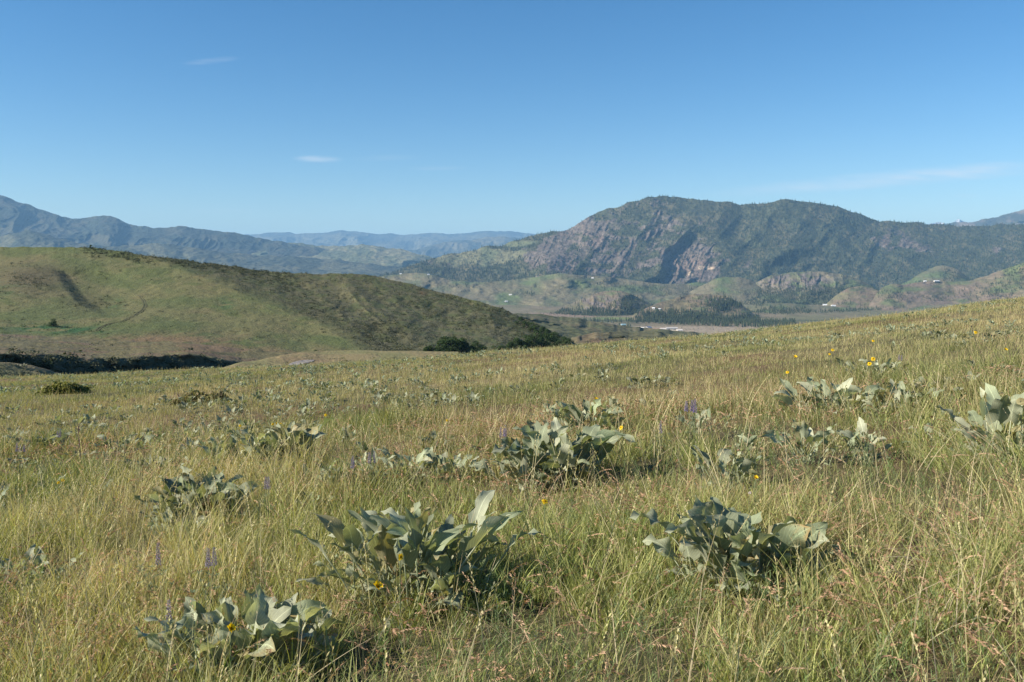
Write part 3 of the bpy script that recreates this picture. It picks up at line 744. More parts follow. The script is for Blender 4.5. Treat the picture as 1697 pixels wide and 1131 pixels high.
# ---- sagebrush and bitterbrush
T_BUSH = [bush_template(20, 700 + k) for k in range(6)]
T_BUSH_FINE = [bush_template(70, 720 + k, .24, .62) for k in range(6)]
BV, BI, BK, boff = [], [], [], 0
def brush(surface, n, dens, seed, s0, s1, ca, cb):
    global boff
    p, px, py, t = surface.scatter(n, dens, seed)
    g = np.random.default_rng(seed + 1); m = len(p)
    if not m: return
    s = g.uniform(s0, s1, m) * g.uniform(.75, 1.15, m); p[:, 2] -= .05 * s
    cols = lerp3(ca, cb, g.uniform(0, 1, m)) * g.uniform(.8, 1.2, (m, 1))
    V, I, K = stamp(T_BUSH, p, s * 1.25, s * .85, cols, seed + 2)
    BV.append(V); BI.append(I + boff); BK.append(K); boff += len(V)
SAGE_A, SAGE_B, DARK_A, DARK_B = C(.125, .135, .088), C(.17, .175, .125), C(.045, .055, .026), C(.085, .09, .05)
def hd_sage(px, py, t):
    right = px - fold_line(py) + 12 * fbm(px / 20, py / 10, 3, 265)
    n = fbm(px / 26 + py / 40, py / 11 - px / 50, 4, 266)
    d = sstep(-4, 22, right) * np.clip(.55 + .8 * n + .35 * np.exp(-(right / 90) ** 2), .08, 1)
    band = sstep(2, 14, right) * 0
    return np.clip(d + band + .02 + .25 * bump2(px, py, 20, 470, 100, 25) * sstep(-.2, .4, n), 0, 1)
brush(HILL, 25000, hd_sage, 800, .8, 1.7, SAGE_A * .8, SAGE_B * .85)
def hd_dark(px, py, t):
    right = px - fold_line(py)
    n = fbm(px / 24 + py / 30, py / 12 - px / 40, 4, 267)
    top = sstep(4, 10, py - np.interp(px, [130, 250, 350, 450], [404, 414, 428, 442])) * (1 - sstep(14, 22, py - np.interp(px, [130, 250, 350, 450], [404, 414, 428, 442]))) * sstep(120, 150, px) * (1 - sstep(430, 520, px))
    s = px * .60 - py * .80 + 10 * fbm(px / 60, py / 60, 2, 90)
    draw = 1 - ridged(s / 74.0, px * .004 + py * .006, 2, 93)  # dark bushes gathered along the draws imitate their shaded walls
    return np.clip(.9 * top * np.clip(.7 + n, 0, 1) + sstep(0, 60, right) * np.clip(2.2 * draw - .75 + .5 * n, 0, 1) + .004
                   + .5 * bump2(px, py, 60, 470, 70, 18) * sstep(.0, .4, n) + .35 * bump2(px, py, 155, 503, 40, 9), 0, 1)
brush(HILL, 19000, hd_dark, 810, .9, 2.0, DARK_A, DARK_B)
def hd_crest(px, py, t):
    c = np.interp(px, [130, 250, 350, 450, 520], [411, 425, 437, 450, 455])
    return sstep(128, 150, px) * (1 - sstep(440, 540, px)) * (1 - sstep(5, 15, py - c + 5 * fbm(px / 12, py / 5, 3, 273))) * (.35 + .65 * sstep(-.3, .4, fbm(px / 9, py / 4, 2, 274)))
brush(HILL, 60000, hd_crest, 816, .9, 2.3, DARK_A, DARK_B * 1.1)
brush(HILL, 700, lambda px, py, t: .5 * (px < fold_line(py)) + 0 * t, 815, .6, 1.3, DARK_A, DARK_B)
brush(HILL, 2600, lambda px, py, t: bump2(px - (py - 546) * 3.5, py, 95, 546, 75, 8), 818, .9, 1.6, C(.028, .075, .026), C(.05, .11, .035))
def bank_d(px, py, t):
    return np.clip(sstep(.1, .3, t) * (1 - sstep(.62, .72, t)) * .8 + .10 * sstep(.5, 1, t), 0, 1)
brush(BANK, 2600, bank_d, 820, .7, 1.7, DARK_A * 1.2, SAGE_A)
brush(N1, 3000, lambda px, py, t: .35 + .6 * fbm(px / 18, py / 7, 3, 268) + 0 * t, 830, 1.0, 2.4, DARK_A, SAGE_A * .8)
brush(N2, 2600, lambda px, py, t: .4 + .6 * fbm(px / 14, py / 6, 3, 269) + 0 * t, 840, .8, 1.6, DARK_A * 1.3, SAGE_A)
brush(PAD, 900, lambda px, py, t: np.clip(.3 + fbm(px / 9, py / 4, 3, 277), 0, 1) * (1 - bump2(px, py, 500, 601, 24, 5)), 845, .25, .7, SAGE_A, C(.20, .19, .09))
brush(SPUR, 260, lambda px, py, t: .3 + 0 * t, 850, .4, .9, SAGE_A * .8, SAGE_B * .9)
for kn, nn in (('bench', 5200), ('dome', 1600), ('midknoll', 1500), ('browndome', 1500), ('rightrise', 2200), ('flats', 2400), ('lowknoll', 500)):
    brush(KN[kn], nn, lambda px, py, t: np.clip(.35 + .9 * fbm(px / 26, py / 9, 4, 271), 0, 1), 860 + nn, 2.0, 4.5, DARK_A * 1.1, SAGE_A * .75)
tag(link("sagebrush", make_mesh("sagebrush", np.concatenate(BV), quads=np.concatenate(BI), colors=np.concatenate(BK), smooth=False), M_BRUSH), kind='stuff')

# bigger bushes one can tell apart: on the lip and inside the gully, and at the foot of the hill
fine_meshes = []
for k, colr in enumerate((DARK_A * 1.25, SAGE_A * .85, DARK_B, C(.05, .075, .028), SAGE_B * .7, DARK_A)):
    v, q, c = T_BUSH_FINE[k]
    fine_meshes.append(make_mesh("bush", v, quads=q, colors=colr[None] * c[:, None], smooth=False)); fine_meshes[-1].materials.append(M_BRUSH)
g = np.random.default_rng(870)
p, px, py, t = BANK.scatter(420, lambda px, py, t: np.clip(sstep(.12, .3, t) * (1 - sstep(.60, .70, t)) * (1 - .5 * sstep(330, 420, px)), 0, 1), 871)
ok = (px > -30) & (px < 470)
for i, (q, x) in enumerate(zip(p[ok], px[ok])):
    s = g.uniform(.9, 2.1)
    o = link("gully_bush", fine_meshes[i % 6], None, None, q - np.array([0, 0, .1])); o.scale = (s * 1.25, s * 1.25, s); o.rotation_euler = (0, 0, g.uniform(0, 6.28))
    tag(o, "dark rounded bush growing on the shaded bank of the gully", "bush", "bushes on the shaded gully bank")

def crown(n, size, clumps, seed, ca, cb, spread=.32):
    """leaf faces in loose clumps, with gaps between them"""
    g = np.random.default_rng(seed)
    w = np.array([c[3] ** 2 for c in clumps]); which = g.choice(len(clumps), n, p=w / w.sum())
    cc = np.array(clumps)[which]
    d = g.normal(size=(n, 3)); d /= np.linalg.norm(d, axis=1, keepdims=True)
    p = cc[:, :3] + d * (cc[:, 3] * g.uniform(.35, 1, n) ** .5)[:, None] * np.array([1, 1, .8])
    nrm = d * .6 + g.normal(size=(n, 3)) * .6 + np.array([0, 0, .3]); nrm /= np.linalg.norm(nrm, axis=1, keepdims=True)
    a = np.cross(nrm, g.normal(size=(n, 3))); a /= np.linalg.norm(a, axis=1, keepdims=True); b = np.cross(nrm, a)
    s = (size * g.uniform(.6, 1.2, n))[:, None]
    v = np.stack([p - a * s, p - b * s * .55, p + a * s, p + b * s * .55], 1).reshape(-1, 3)
    col = lerp3(ca, cb, g.uniform(0, 1, n)) * (.8 + .4 * (which * 7919 % 13 / 13.0))[:, None]
    return v, np.arange(n * 4).reshape(n, 4), np.repeat(col, 4, 0)

def tree_meshes(seed, h, wd, ca, cb, n=1500, leaf=.17):
    g = np.random.default_rng(seed); tr = MB(); cl = []
    for s in range(3):                                # several stems from one foot
        a = g.uniform(0, 6.28); lean = g.uniform(.05, .2) * h
        top = np.array([math.cos(a) * lean, math.sin(a) * lean, h * g.uniform(.62, .8)])
        pts = np.array([top * f + np.array([.12 * math.sin(4 * f + s), .1 * math.cos(3 * f), 0]) for f in np.linspace(0, 1, 6)]); pts[0] *= 0
        tube(tr, pts, np.linspace(.11, .03, 6), 5, C(.14, .12, .10))
        for b in range(3):
            o = pts[2 + b]; e = o + np.array([g.normal() * wd * .22, g.normal() * wd * .22, h * .18]); tube(tr, np.linspace(o, e, 3), [.04, .03, .015], 4, C(.14, .12, .10))
    for k in range(13):
        a = g.uniform(0, 6.28); f = g.uniform(0, 1); z = h * (.22 + .66 * f); rr = wd * .5 * math.sin(math.pi * min(1, .25 + .7 * f)) * g.uniform(.3, .95)
        cl.append((math.cos(a) * rr, math.sin(a) * rr, z, h * g.uniform(.12, .2)))
    v, q, c = crown(n, leaf, cl, seed + 1, ca, cb)
    return tr.mesh("trunk"), make_mesh("crown", v, quads=q, colors=c, smooth=False)
M_LEAVES = mat_vcol("tree_leaves", 0.75, 0.25, None)
TREES = [tree_meshes(900 + k, 5.6, 4.6, C(.026, .050, .016), C(.060, .098, .028), 2400) for k in range(5)]
for a, b in TREES: a.materials.append(M_BARK); b.materials.append(M_LEAVES)
def tree(px, py_foot, Y, h, k, label, group=None, wide=1.0):
    b = HILL.pick(px, py_foot)                        # foot on the hillside
    e = empty("leafy_tree", (b[0], b[1] - 1.0, b[2] - .3), label, "tree", group)
    h = h * b[1] / 315.0 if Y < 400 else h
    s = h / 5.6; e.scale = (s * wide, s * wide, s); e.rotation_euler = (0, 0, k * 1.7)
    link("trunk", TREES[k % 5][0], None, e); link("crown", TREES[k % 5][1], None, e)
    return e
L1 = "dark green leafy tree in the thicket at the foot of the sagebrush hill"
L2 = "grey-green leafy tree in the lower thicket where the hill meets the meadow"
for i, (x, foot, Y, h) in enumerate([(706, 602, 300, 3.6), (718, 601, 300, 4.4), (731, 600, 304, 5.2), (744, 600, 300, 5.6), (757, 600, 306, 5.4), (768, 600, 300, 5.0), (779, 598, 306, 4.4), (790, 597, 304, 4.2), (750, 596, 318, 5.8), (737, 596, 316, 5.4), (766, 597, 320, 5.2), (797, 594, 310, 3.4)]):
    tree(x, foot - 6, Y, h * 1.35, i, L1, "leafy trees in the thicket at the foot of the hill", 1.15)
for i, (x, foot, Y, h) in enumerate([(818, 595, 318, 3.4), (832, 594, 320, 3.6), (846, 592, 322, 4.0), (858, 591, 326, 4.6), (870, 590, 326, 5.0), (882, 589, 330, 5.4), (893, 587, 330, 5.2), (904, 585, 334, 5.0), (914, 583, 334, 4.2), (922, 581, 336, 3.2), (888, 586, 344, 5.6), (874, 587, 342, 5.0)]):
    tree(x, foot - 4, Y, h * 1.3, i + 2, L2, "leafy trees in the lower thicket", 1.15)
for i, (x, foot) in enumerate([(862, 535), (872, 540), (882, 545), (890, 549), (899, 552), (907, 556), (915, 559), (923, 562), (934, 568), (942, 572)]):
    tree(x, foot + 4, 470, 5.0, i, "dark bushy tree in the line running down the far side of the hill's end", "bushy trees along the far draw", 1.3)
tree(527, 596, 290, 4.2, 1, "small lone dark tree beside the gravel pad below the hill", None, .95)
tree(152, 413.5, 548, 3.2, 3, "tiny lone tree standing up on the skyline of the left hill", None, .9)
tree(90, 541, 330, 3.0, 2, "round dark bushy tree above the bright green swath on the hill", None, 1.6)

def mound(px, py_foot, wpx, hpx, seed, label, ca, cb, tilt=0.0):
    b = ground_hit(px, py_foot); w, h = wpx / F * b[1], hpx / F * b[1]
    g = np.random.default_rng(seed); cl = []
    for k in range(44):
        f = g.uniform(-1, 1)
        cl.append((f * w * .45, g.uniform(-.3, .3) * w * .5, h * (.02 + .62 * (1 - f * f) * g.uniform(.0, 1)) + tilt * f * h, h * g.uniform(.28, .42)))
    v, q, c = crown(5200, .05, cl, seed, ca, cb)
    e = empty("mound_shrub", tuple(b), label, "shrub")
    link("foliage", make_mesh("foliage", v, quads=q, colors=c, smooth=False), M_LEAVES, e)
    st = MB()
    for k in range(9):
        x = g.uniform(-.35, .35) * w
        tube(st, [(x, 0, -.05), (x * 1.1, g.normal() * .05, h * .3), (x * 1.25 + g.normal() * .06, g.normal() * .1, h * .7)], [.02, .014, .006], 4, C(.11, .085, .06))
    link("stem", st.mesh("stem"), M_BARK, e)
mound(103, 655, 84, 24, 951, "low wide yellow-green shrub on the reddish meadow edge near the gully", C(.14, .16, .04), C(.25, .24, .08), .15)
mound(334, 671, 96, 27, 952, "low dark olive and brown mounded shrub in the middle of the grassy meadow", C(.12, .135, .04), C(.22, .175, .09))

# ---- houses and farm buildings
M_WALL = mat_vcol("painted_wall", 0.8, 0, [(.4, .08)]); M_ROOF = mat_vcol("metal_roof", 0.5, 0, [(.5, .1)], None, .4)
M_GLASS, nt, N, L = new_mat("window_glass")
o_ = N('ShaderNodeOutputMaterial'); b_ = N('ShaderNodeBsdfPrincipled'); b_.inputs['Base Color'].default_value = (.03, .035, .045, 1); b_.inputs['Roughness'].default_value = .1
L(b_.outputs[0], o_.inputs[0])
def box(mb, c, s, col):
    x, y, z = c; a, b, h = s[0] / 2, s[1] / 2, s[2] / 2
    v = [(x - a, y - b, z - h), (x + a, y - b, z - h), (x + a, y + b, z - h), (x - a, y + b, z - h), (x - a, y - b, z + h), (x + a, y - b, z + h), (x + a, y + b, z + h), (x - a, y + b, z + h)]
    mb.add(v, None, [(0, 3, 2, 1), (4, 5, 6, 7), (0, 1, 5, 4), (1, 2, 6, 5), (2, 3, 7, 6), (3, 0, 4, 7)], col)
def house(pos, w, d, h, rot, wall, roof, label, name="house", cat="house", group=None):
    e = empty(name, tuple(pos), label, cat, group); e.rotation_euler = (0, 0, rot)
    wl = MB(); rh = w * .28
    v = [(-d/2, -w/2, -1), (d/2, -w/2, -1), (d/2, w/2, -1), (-d/2, w/2, -1), (-d/2, -w/2, h), (d/2, -w/2, h), (d/2, w/2, h), (-d/2, w/2, h), (-d/2, 0, h + rh), (d/2, 0, h + rh)]
    wl.add(v, [(0, 0, 0)][:0] + [(4, 8, 7), (5, 6, 9)], [(0, 1, 5, 4), (2, 3, 7, 6), (1, 2, 6, 5), (3, 0, 4, 7)], wall)
    link("wall", wl.mesh("wall", False), M_WALL, e)
    rf = MB(); ov = .7
    for s in (-1, 1):
        y, zz = s * (w / 2 + ov), h - ov * 2 * rh / w
        v = [(-d/2 - ov, 0, h + rh + .05), (d/2 + ov, 0, h + rh + .05), (d/2 + ov, y, zz + .05), (-d/2 - ov, y, zz + .05)]
        v += [(a, b, c + .3) for a, b, c in v]
        rf.add(v, None, [(0, 1, 2, 3), (4, 7, 6, 5), (3, 2, 6, 7), (0, 3, 7, 4), (2, 1, 5, 6), (0, 4, 5, 1)], roof)
    link("roof", rf.mesh("roof", False), M_ROOF, e)
    for s in (-1, 1):
        wi = MB()
        box(wi, (s * d * .26, -w / 2 - .03, h * .55), (d * .16, .08, h * .36), C(1, 1, 1))
        link("window", wi.mesh("window", False), M_GLASS, e)
    dr = MB(); box(dr, (0, -w / 2 - .04, 1.0), (1.1, .1, 2.1), C(.2, .12, .08)); link("door", dr.mesh("door", False), M_WALL, e)
    return e
def on_floor(px, py):
    Y = -F * VZ / (py - HY); return np.array([(px - CX) / F * Y, Y, VZ])
WHT, TAN_, GRY, RED, BLU = C(.62, .61, .58), C(.50, .42, .32), C(.35, .35, .36), C(.30, .13, .09), C(.25, .42, .50)
B = [((1031, 546.5), 9, 20, 3.2, .1, C(.45, .4, .33), BLU * 1.2, "pale house with a blue-green roof beside the green trees in the valley fields"),
     ((1050, 547.5), 10, 20, 3.5, .2, TAN_, BLU, "long shed with a blue roof right of the valley farm trees"),
     ((1066, 547), 9, 13, 3.5, -.4, WHT, WHT * .9, "small white house between the blue-roofed shed and the grey barn"),
     ((1074, 548), 12, 15, 6, .9, GRY, C(.24, .24, .28), "tall grey barn with a dark roof in the valley fields"),
     ((1109, 552.5), 11, 15, 4, .15, C(.62, .52, .38), C(.66, .58, .45), "cream barn, upper of the pair at the meadow skyline"),
     ((1117, 553.5), 11, 15, 4, .15, C(.62, .52, .38), C(.66, .58, .45), "cream barn, lower of the pair near the meadow skyline"),
     ((1107, 557.5), 11, 16, 3.5, .1, C(.55, .47, .36), C(.60, .54, .44), "wide tan shed just above the meadow grass line"),
     ((1116, 558), 9, 13, 3.5, .1, C(.50, .45, .38), C(.55, .50, .42), "small tan shed next to the wide shed above the grass line"),
     ((1072, 557), 10, 14, 3.5, -.2, TAN_, C(.62, .45, .34), "tan house with pinkish roof in front of the valley windbreak"),
     ((1013, 553.5), 8, 11, 3.2, .3, WHT, C(.72, .76, .8), "small white cabin left of the valley windbreak"),
     ((1113, 546.5), 8, 26, 3, .05, C(.42, .40, .36), C(.42, .40, .38), "long low grey shed at the edge of the dark wood"),
     ((956, 543), 8, 16, 3, .1, C(.10, .10, .11), C(.08, .08, .09), "dark low building on the green field by the river bar"),
     ((1088, 549.5), 9, 13, 3.5, .3, C(.48, .36, .28), C(.42, .22, .16), "house with a reddish roof between the grey barn and the cream pair"),
     ((1044, 552), 8, 12, 3.2, -.2, C(.6, .55, .47), C(.50, .42, .35), "tan cottage directly behind the valley windbreak"),
     ((1098, 548), 8, 11, 3.2, .1, C(.65, .6, .55), C(.55, .5, .47), "pale cabin near the reddish-roofed house"),
     ((1060, 552.5), 8, 12, 3.2, .4, C(.5, .42, .33), C(.36, .20, .15), "small brown house at the right end of the valley windbreak"),
     ((1126, 550), 8, 12, 3.2, .2, C(.68, .62, .55), C(.60, .55, .5), "pale shed farthest right in the valley fields"),
     ((1000, 548.5), 8, 12, 3.2, .1, C(.3, .27, .25), C(.2, .2, .21), "dark roofed cottage at the left end of the valley fields"),
     ((1033, 541.5), 8, 11, 4, .2, C(.5, .55, .52), BLU, "blue-grey cottage tucked behind the green valley trees")]
for (pp, w, d, h, r_, wa, ro, lab) in B: house(on_floor(*pp), w * 1.25, d * 1.25, h * 1.25, r_, wa, ro, lab, "farm_building", "building")
H2 = [('browndome', (1083, 512), 9, 12, "white house on the slope of the brown dome hill"), ('browndome', (1093, 513.5), 8, 11, "second white house on the brown dome hill below a dark tree"),
      ('bench', (839, 501), 10, 15, "white house alone on the grassy bench below the mountain"), ('bench', (982, 462), 9, 14, "tiny white house at the foot of the rocky mountain cliffs"), ('bench', (664, 454.5), 9, 12, "pale house on the bench beside the sagebrush hill skyline"),
      ('bench', (710, 456), 9, 14, "pale house at the edge of the pines on the bench"), ('bench', (846, 489.5), 8, 18, "long low house beside the dark trees on the grassy bench"),
      ('rightrise', (1533, 467.5), 10, 14, "small white house on the ridge below the forest, apart from its neighbour"), ('rightrise', (1552, 467.3), 11, 34, "long white house on the ridge below the forest"),
      ('flats', (1367, 504.5), 11, 20, "white house with pale roof among the trees of the green flats"), ('flats', (1381, 505.5), 10, 22, "long white barn beside the trees of the green flats"), ('flats', (1360, 520), 9, 14, "grey-blue roofed house low on the flats near the grass line")]
for i, (kn, pp, w, d, lab) in enumerate(H2):
    q = KN[kn].pick(*pp); house(q, w * .8, d * .8, 3.0, .2 * (i % 3 - 1), WHT, C(.70, .71, .72) if i != 11 else C(.35, .42, .5), lab)

# ---- tracks and the gravel pad
def ribbon(name, surface, pts, width, col, mat, lift=.06):
    P = []
    xs = np.linspace(0, len(pts) - 1, len(pts) * 8); a = np.array(pts, float)
    for s in xs:
        k = min(int(s), len(pts) - 2); f = s - k; q = a[k] * (1 - f) + a[k + 1] * f
        P.append(surface.pick(*q))
    P = np.array(P)
    for _ in range(3): P[1:-1] = (P[:-2] + 2 * P[1:-1] + P[2:]) / 4
    tan = np.gradient(P, axis=0); side = np.cross(tan, [0, 0, 1.0]); side /= np.linalg.norm(side, axis=1, keepdims=True) + 1e-9
    mb = MB()
    for off in ((-.75, -.3), (.3, .75)):
        v = np.stack([P + side * width * off[0], P + side * width * off[1]], 1) + np.array([0, 0, lift]); mb.add(v.reshape(-1, 3), None, grid_quads(len(P), 2), col)
    return tag(link(name, mb.mesh(name), mat), kind='structure')
ribbon("track", HILL, [(160, 549), (166, 543), (182, 537), (205, 532), (222, 524), (236, 515), (241, 507), (238, 498), (231, 490)], 1.0, C(.088, .086, .042), M_SLOPE, .12)
pad = MB()
ring = [PAD.pick(a, b) + np.array([0, 0, .06]) for a, b in ((477, 605.5), (483, 602), (491, 599.5), (501, 597.8), (511, 597), (519, 597), (521, 598.6), (516, 600.6), (508, 602.6), (498, 604.6), (488, 606))]
nr = len(ring)
pad.add(np.array(ring + [np.mean(ring, 0)]), [(i, (i + 1) % nr, nr) for i in range(nr)], None, C(.27, .245, .225))
tag(link("gravel", pad.mesh("gravel"), M_SLOPE), kind='structure')
# ------------------------------------------------------------------ the meadow: balsamroot plants, flowers, lupines and grass
M_BALSAM = mat_vcol("balsamroot_leaf", 0.75, 0.28, [(22.0, .12)], (160.0, .35, .003), .25, veins=True)
M_STEM = mat_vcol("plant_stem", 0.85, 0.1, None)
M_PETAL = mat_vcol("petal", 0.6, 0.3, None)

LW_S = [0, .06, .16, .30, .5, .7, .86, .95, 1.0]
LW_W = [.50, .86, 1.0, .95, .76, .52, .28, .12, .0]
def leaf(mb, g, base, az, el, L, Wd, pet, droop, fold, twist, wave, col, nS=9, nR=7):
    s = np.linspace(0, 1, nS); r = np.linspace(-1, 1, nR)
    ca, sa = math.cos(az), math.sin(az)
    out, side, up = np.array([ca, sa, 0]), np.array([-sa, ca, 0]), np.array([0, 0, 1.0])
    # stalk
    n = 4; pts = [np.array(base, float)]
    for k in range(n):
        a = el + .25 * (1 - (k + 1) / n); pts.append(pts[-1] + pet / n * (out * math.cos(a) + up * math.sin(a)))
    tube(mb, pts, np.linspace(.006, .0035, n + 1) * (L / .25), 4, col * .9)
    a = el - droop * s ** 1.2
    mid = np.zeros((nS, 3)); mid[0] = pts[-1]
    for k in range(1, nS):
        am = (a[k] + a[k - 1]) / 2; mid[k] = mid[k - 1] + L / (nS - 1) * (out * math.cos(am) + up * math.sin(am))
    T = out[None] * np.cos(a)[:, None] + up[None] * np.sin(a)[:, None]
    Nn = -out[None] * np.sin(a)[:, None] + up[None] * np.cos(a)[:, None]
    tw = twist * (.2 + .8 * s)
    S2 = side[None] * np.cos(tw)[:, None] + Nn * np.sin(tw)[:, None]; N2 = -side[None] * np.sin(tw)[:, None] + Nn * np.cos(tw)[:, None]
    hw = Wd * np.interp(s, LW_S, LW_W)
    old = g.uniform() < .14
    ph, fq = g.uniform(0, 6.28), g.uniform(1.2, 2.6)
    R_, S_ = np.meshgrid(r, s)
    ar = np.abs(R_)
    wv = wave * Wd * np.sin(2 * np.pi * fq * S_ + ph + 1.3 * np.sign(R_)) * ar ** 2
    edge = 1 + .10 * np.sin(S_ * 17 + ph * 3 + 2 * np.sign(R_)) * ar ** 3 + .12 * g.normal(size=R_.shape) * ar ** 3
    cup = fold * ar ** 1.25
    P = (mid[:, None] + S2[:, None] * (R_ * edge * hw[:, None] * math.cos(fold * .8))[..., None] + N2[:, None] * (cup * hw[:, None] * math.sin(min(1.2, abs(fold))) * np.sign(fold) * 1.0 / max(abs(fold), .05) * abs(fold) + wv * np.interp(S_, [0, .2, .8, 1], [.3, 1, 1, 0]))[..., None]
         - T[:, None] * (.20 * L * ar ** 1.6 * (1 - S_) ** 7)[..., None])
    c = col[None, None] * (1 + .10 * g.normal() + .05 * np.sin(S_ * 9 + ph))[..., None]
    c = np.broadcast_to(c, P.shape).copy()
    if old: c = lerp3(c, np.broadcast_to(C(.30, .22, .10), c.shape), np.clip((S_ - .45) * 1.6 + .5 * (ar - .6) + .25 * g.normal(size=S_.shape), 0, 1))
    mb.add(P.reshape(-1, 3), None, grid_quads(nS, nR), c.reshape(-1, 3), np.stack([R_, S_], -1).reshape(-1, 2))

LEAF_A, LEAF_B = C(.22, .26, .16), C(.36, .375, .27)
def rosette(n, rad, hgt, seed, rough=1.0, nS=9, nR=7, bias=0.0, wide=1.0, tint=1.0, foot=1.0):
    """leaves rising from several crowns of one root"""
    g = np.random.default_rng(seed); mb = MB()
    for i in range(n):
        f = (i + .5) / n
        az = i * 2.39996 + g.normal() * .4
        el = np.clip(1.42 - 1.12 * f ** .85 + g.normal() * .16, .12, 1.5)
        tot = (hgt * 1.12 / max(math.sin(el), .55) if el > .85 else rad * .78 / max(math.cos(el), .5)) * g.uniform(.42, 1.0)
        L = tot * g.uniform(.34, .48); pet = tot - L
        b = np.array([math.cos(az), math.sin(az), 0]) * rad * .34 * foot * math.sqrt(g.uniform(0, 1)) + np.array([g.normal() * .03 + bias * 0, g.normal() * .03, -.02])
        b[:2] += rad * .25 * foot * g.normal(size=2) * np.array([1.2, .7])
        col = lerp3(LEAF_A, LEAF_B, np.array(g.uniform(0, 1))) * tint * g.uniform(.72, 1.12)
        if g.uniform() < .06: col = C(.26, .24, .13)
        leaf(mb, g, b, az, el, L, L * g.uniform(.25, .38) * wide, pet, g.uniform(.2, 1.5) * rough * (1.25 - .5 * f), g.choice([.55, .8, -.45, .3]) * g.uniform(.6, 1.2), g.normal() * .8, g.uniform(.15, .45) * rough, col, nS, nR)
    return mb

NEAR = []                                            # (x, y, radius) of the plants, so the grass thins out over them
def balsam(px, py, wpx, hpx, n, seed, label, wide=1.0, tint=1.0):
    b = ground_hit(px, py); D = math.hypot(b[0], b[1])
    rad, h = wpx / F * D * .43, hpx / F * D * (.86 if D < 6 else .98) * (1.2 if hpx < 60 else 1.0)
    e = empty("balsamroot_plant", tuple(b), label, "plant", "balsamroot plants")
    mb = rosette(int(n * 3.4), rad, h * .9, seed, wide=wide, tint=tint, nS=9 if D < 9 else 7, nR=7 if D < 9 else 5)
    link("foliage", mb.mesh("foliage", True, True), M_BALSAM, e)
    NEAR.append((b[0], b[1], rad, h))
    return e, b

def flower_meshes(seed, half=False):
    g = np.random.default_rng(seed); pt, dc, br = MB(), MB(), MB()
    n = 13
    for k in range(n):
        a = 2 * math.pi * k / n + g.normal() * .07; L = .030 * g.uniform(.85, 1.1); w = .0068 * g.uniform(.85, 1.2)
        up = g.uniform(-.1, .45) + (.5 if half else 0)
        o, s = np.array([math.cos(a), math.sin(a), 0]), np.array([-math.sin(a), math.cos(a), 0])
        rows = []
        for t, ww in ((0, .45), (.35, .95), (.7, 1.0), (.92, .6), (1.0, .12)):
            m = o * (.008 + L * t * math.cos(up)) + np.array([0, 0, L * t * math.sin(up) - .012 * t * t * (0 if half else 1)])
            rows.append([m - s * w * ww, m + np.array([0, 0, -.0012]), m + s * w * ww])
        pt.add(np.array(rows).reshape(-1, 3), None, grid_quads(5, 3), C(.80, .54, .015) * g.uniform(.9, 1.08))
    for i in range(60):                               # florets of the disc
        r = .0105 * math.sqrt((i + .5) / 60); a = i * 2.39996
        z = .005 * (1 - (r / .0105) ** 2) + .003; x, y = r * math.cos(a), r * math.sin(a); q = .0013
        dc.add([(x - q, y - q, z - .003), (x + q, y - q, z - .003), (x + q, y + q, z - .003), (x - q, y + q, z - .003), (x, y, z + .002)], [(0, 1, 4), (1, 2, 4), (2, 3, 4), (3, 0, 4)], None, C(.55, .30, .01) * (.8 + .4 * (i % 3) / 2))
    for k in range(11):                               # bracts
        a = 2 * math.pi * k / 11; o, s = np.array([math.cos(a), math.sin(a), 0]), np.array([-math.sin(a), math.cos(a), 0])
        z = np.array([0, 0, 1.0])
        br.add([-z * .012 + o * .003 - s * .003, -z * .012 + o * .003 + s * .003, o * .013 - z * .004 + s * .0035, o * .018 - z * .007, o * .013 - z * .004 - s * .0035], [(0, 1, 2), (0, 2, 4), (2, 3, 4)], None, C(.13, .17, .08))
    out = [pt.mesh("petals"), dc.mesh("disc", False), br.mesh("bract", False)]
    out[0].materials.append(M_PETAL); out[1].materials.append(M_PETAL); out[2].materials.append(M_STEM)
    return out
FLW = [flower_meshes(1), flower_meshes(2, True), flower_meshes(3)]
def ray_above(px, py, h):
    u, v = (px - CX) / F, (HY - py) / F
    k = int(np.argmax(gz(u * GY, GY) + h >= v * GY))
    return np.array([u * GY[k], GY[k], v * GY[k]])
def face_rot(direction):
    return Vector(direction).to_track_quat('Z', 'Y').to_euler()
def flower(px, py, h, size, kind, facing, label):
    p = ray_above(px, py, h); D = p[1]; z0 = float(gz(p[0], p[1]))
    k = size / F * D / (.100 if D < 8 else .118)
    e = empty("balsamroot_flower", (p[0], p[1], z0), label, "flower", "yellow balsamroot flowers")
    hd = bpy.data.objects.new("flower_head", FLW[kind][0]); COL.objects.link(hd); hd.parent = e
    hd.location = (0, 0, p[2] - z0); hd.scale = (k, k, k); hd.rotation_euler = face_rot(facing)
    link("disc", FLW[kind][1], None, hd); link("bract", FLW[kind][2], None, hd)
    st = MB(); f = np.array(facing, float); f /= np.linalg.norm(f); top = np.array([0, 0, p[2] - z0]) - f * .011 * k
    g = np.random.default_rng(int(px)); o = np.array([g.normal() * .05, g.normal() * .05, -.02])
    pts = [o, o * .8 + (top - o) * .35, o * .2 + (top - o) * .75 + np.array([0, 0, .02 * 0]), top]
    tube(st, pts, [.0035, .003, .0026, .0026], 5, C(.16, .19, .09))
    link("stem", st.mesh("stem"), M_STEM, e)

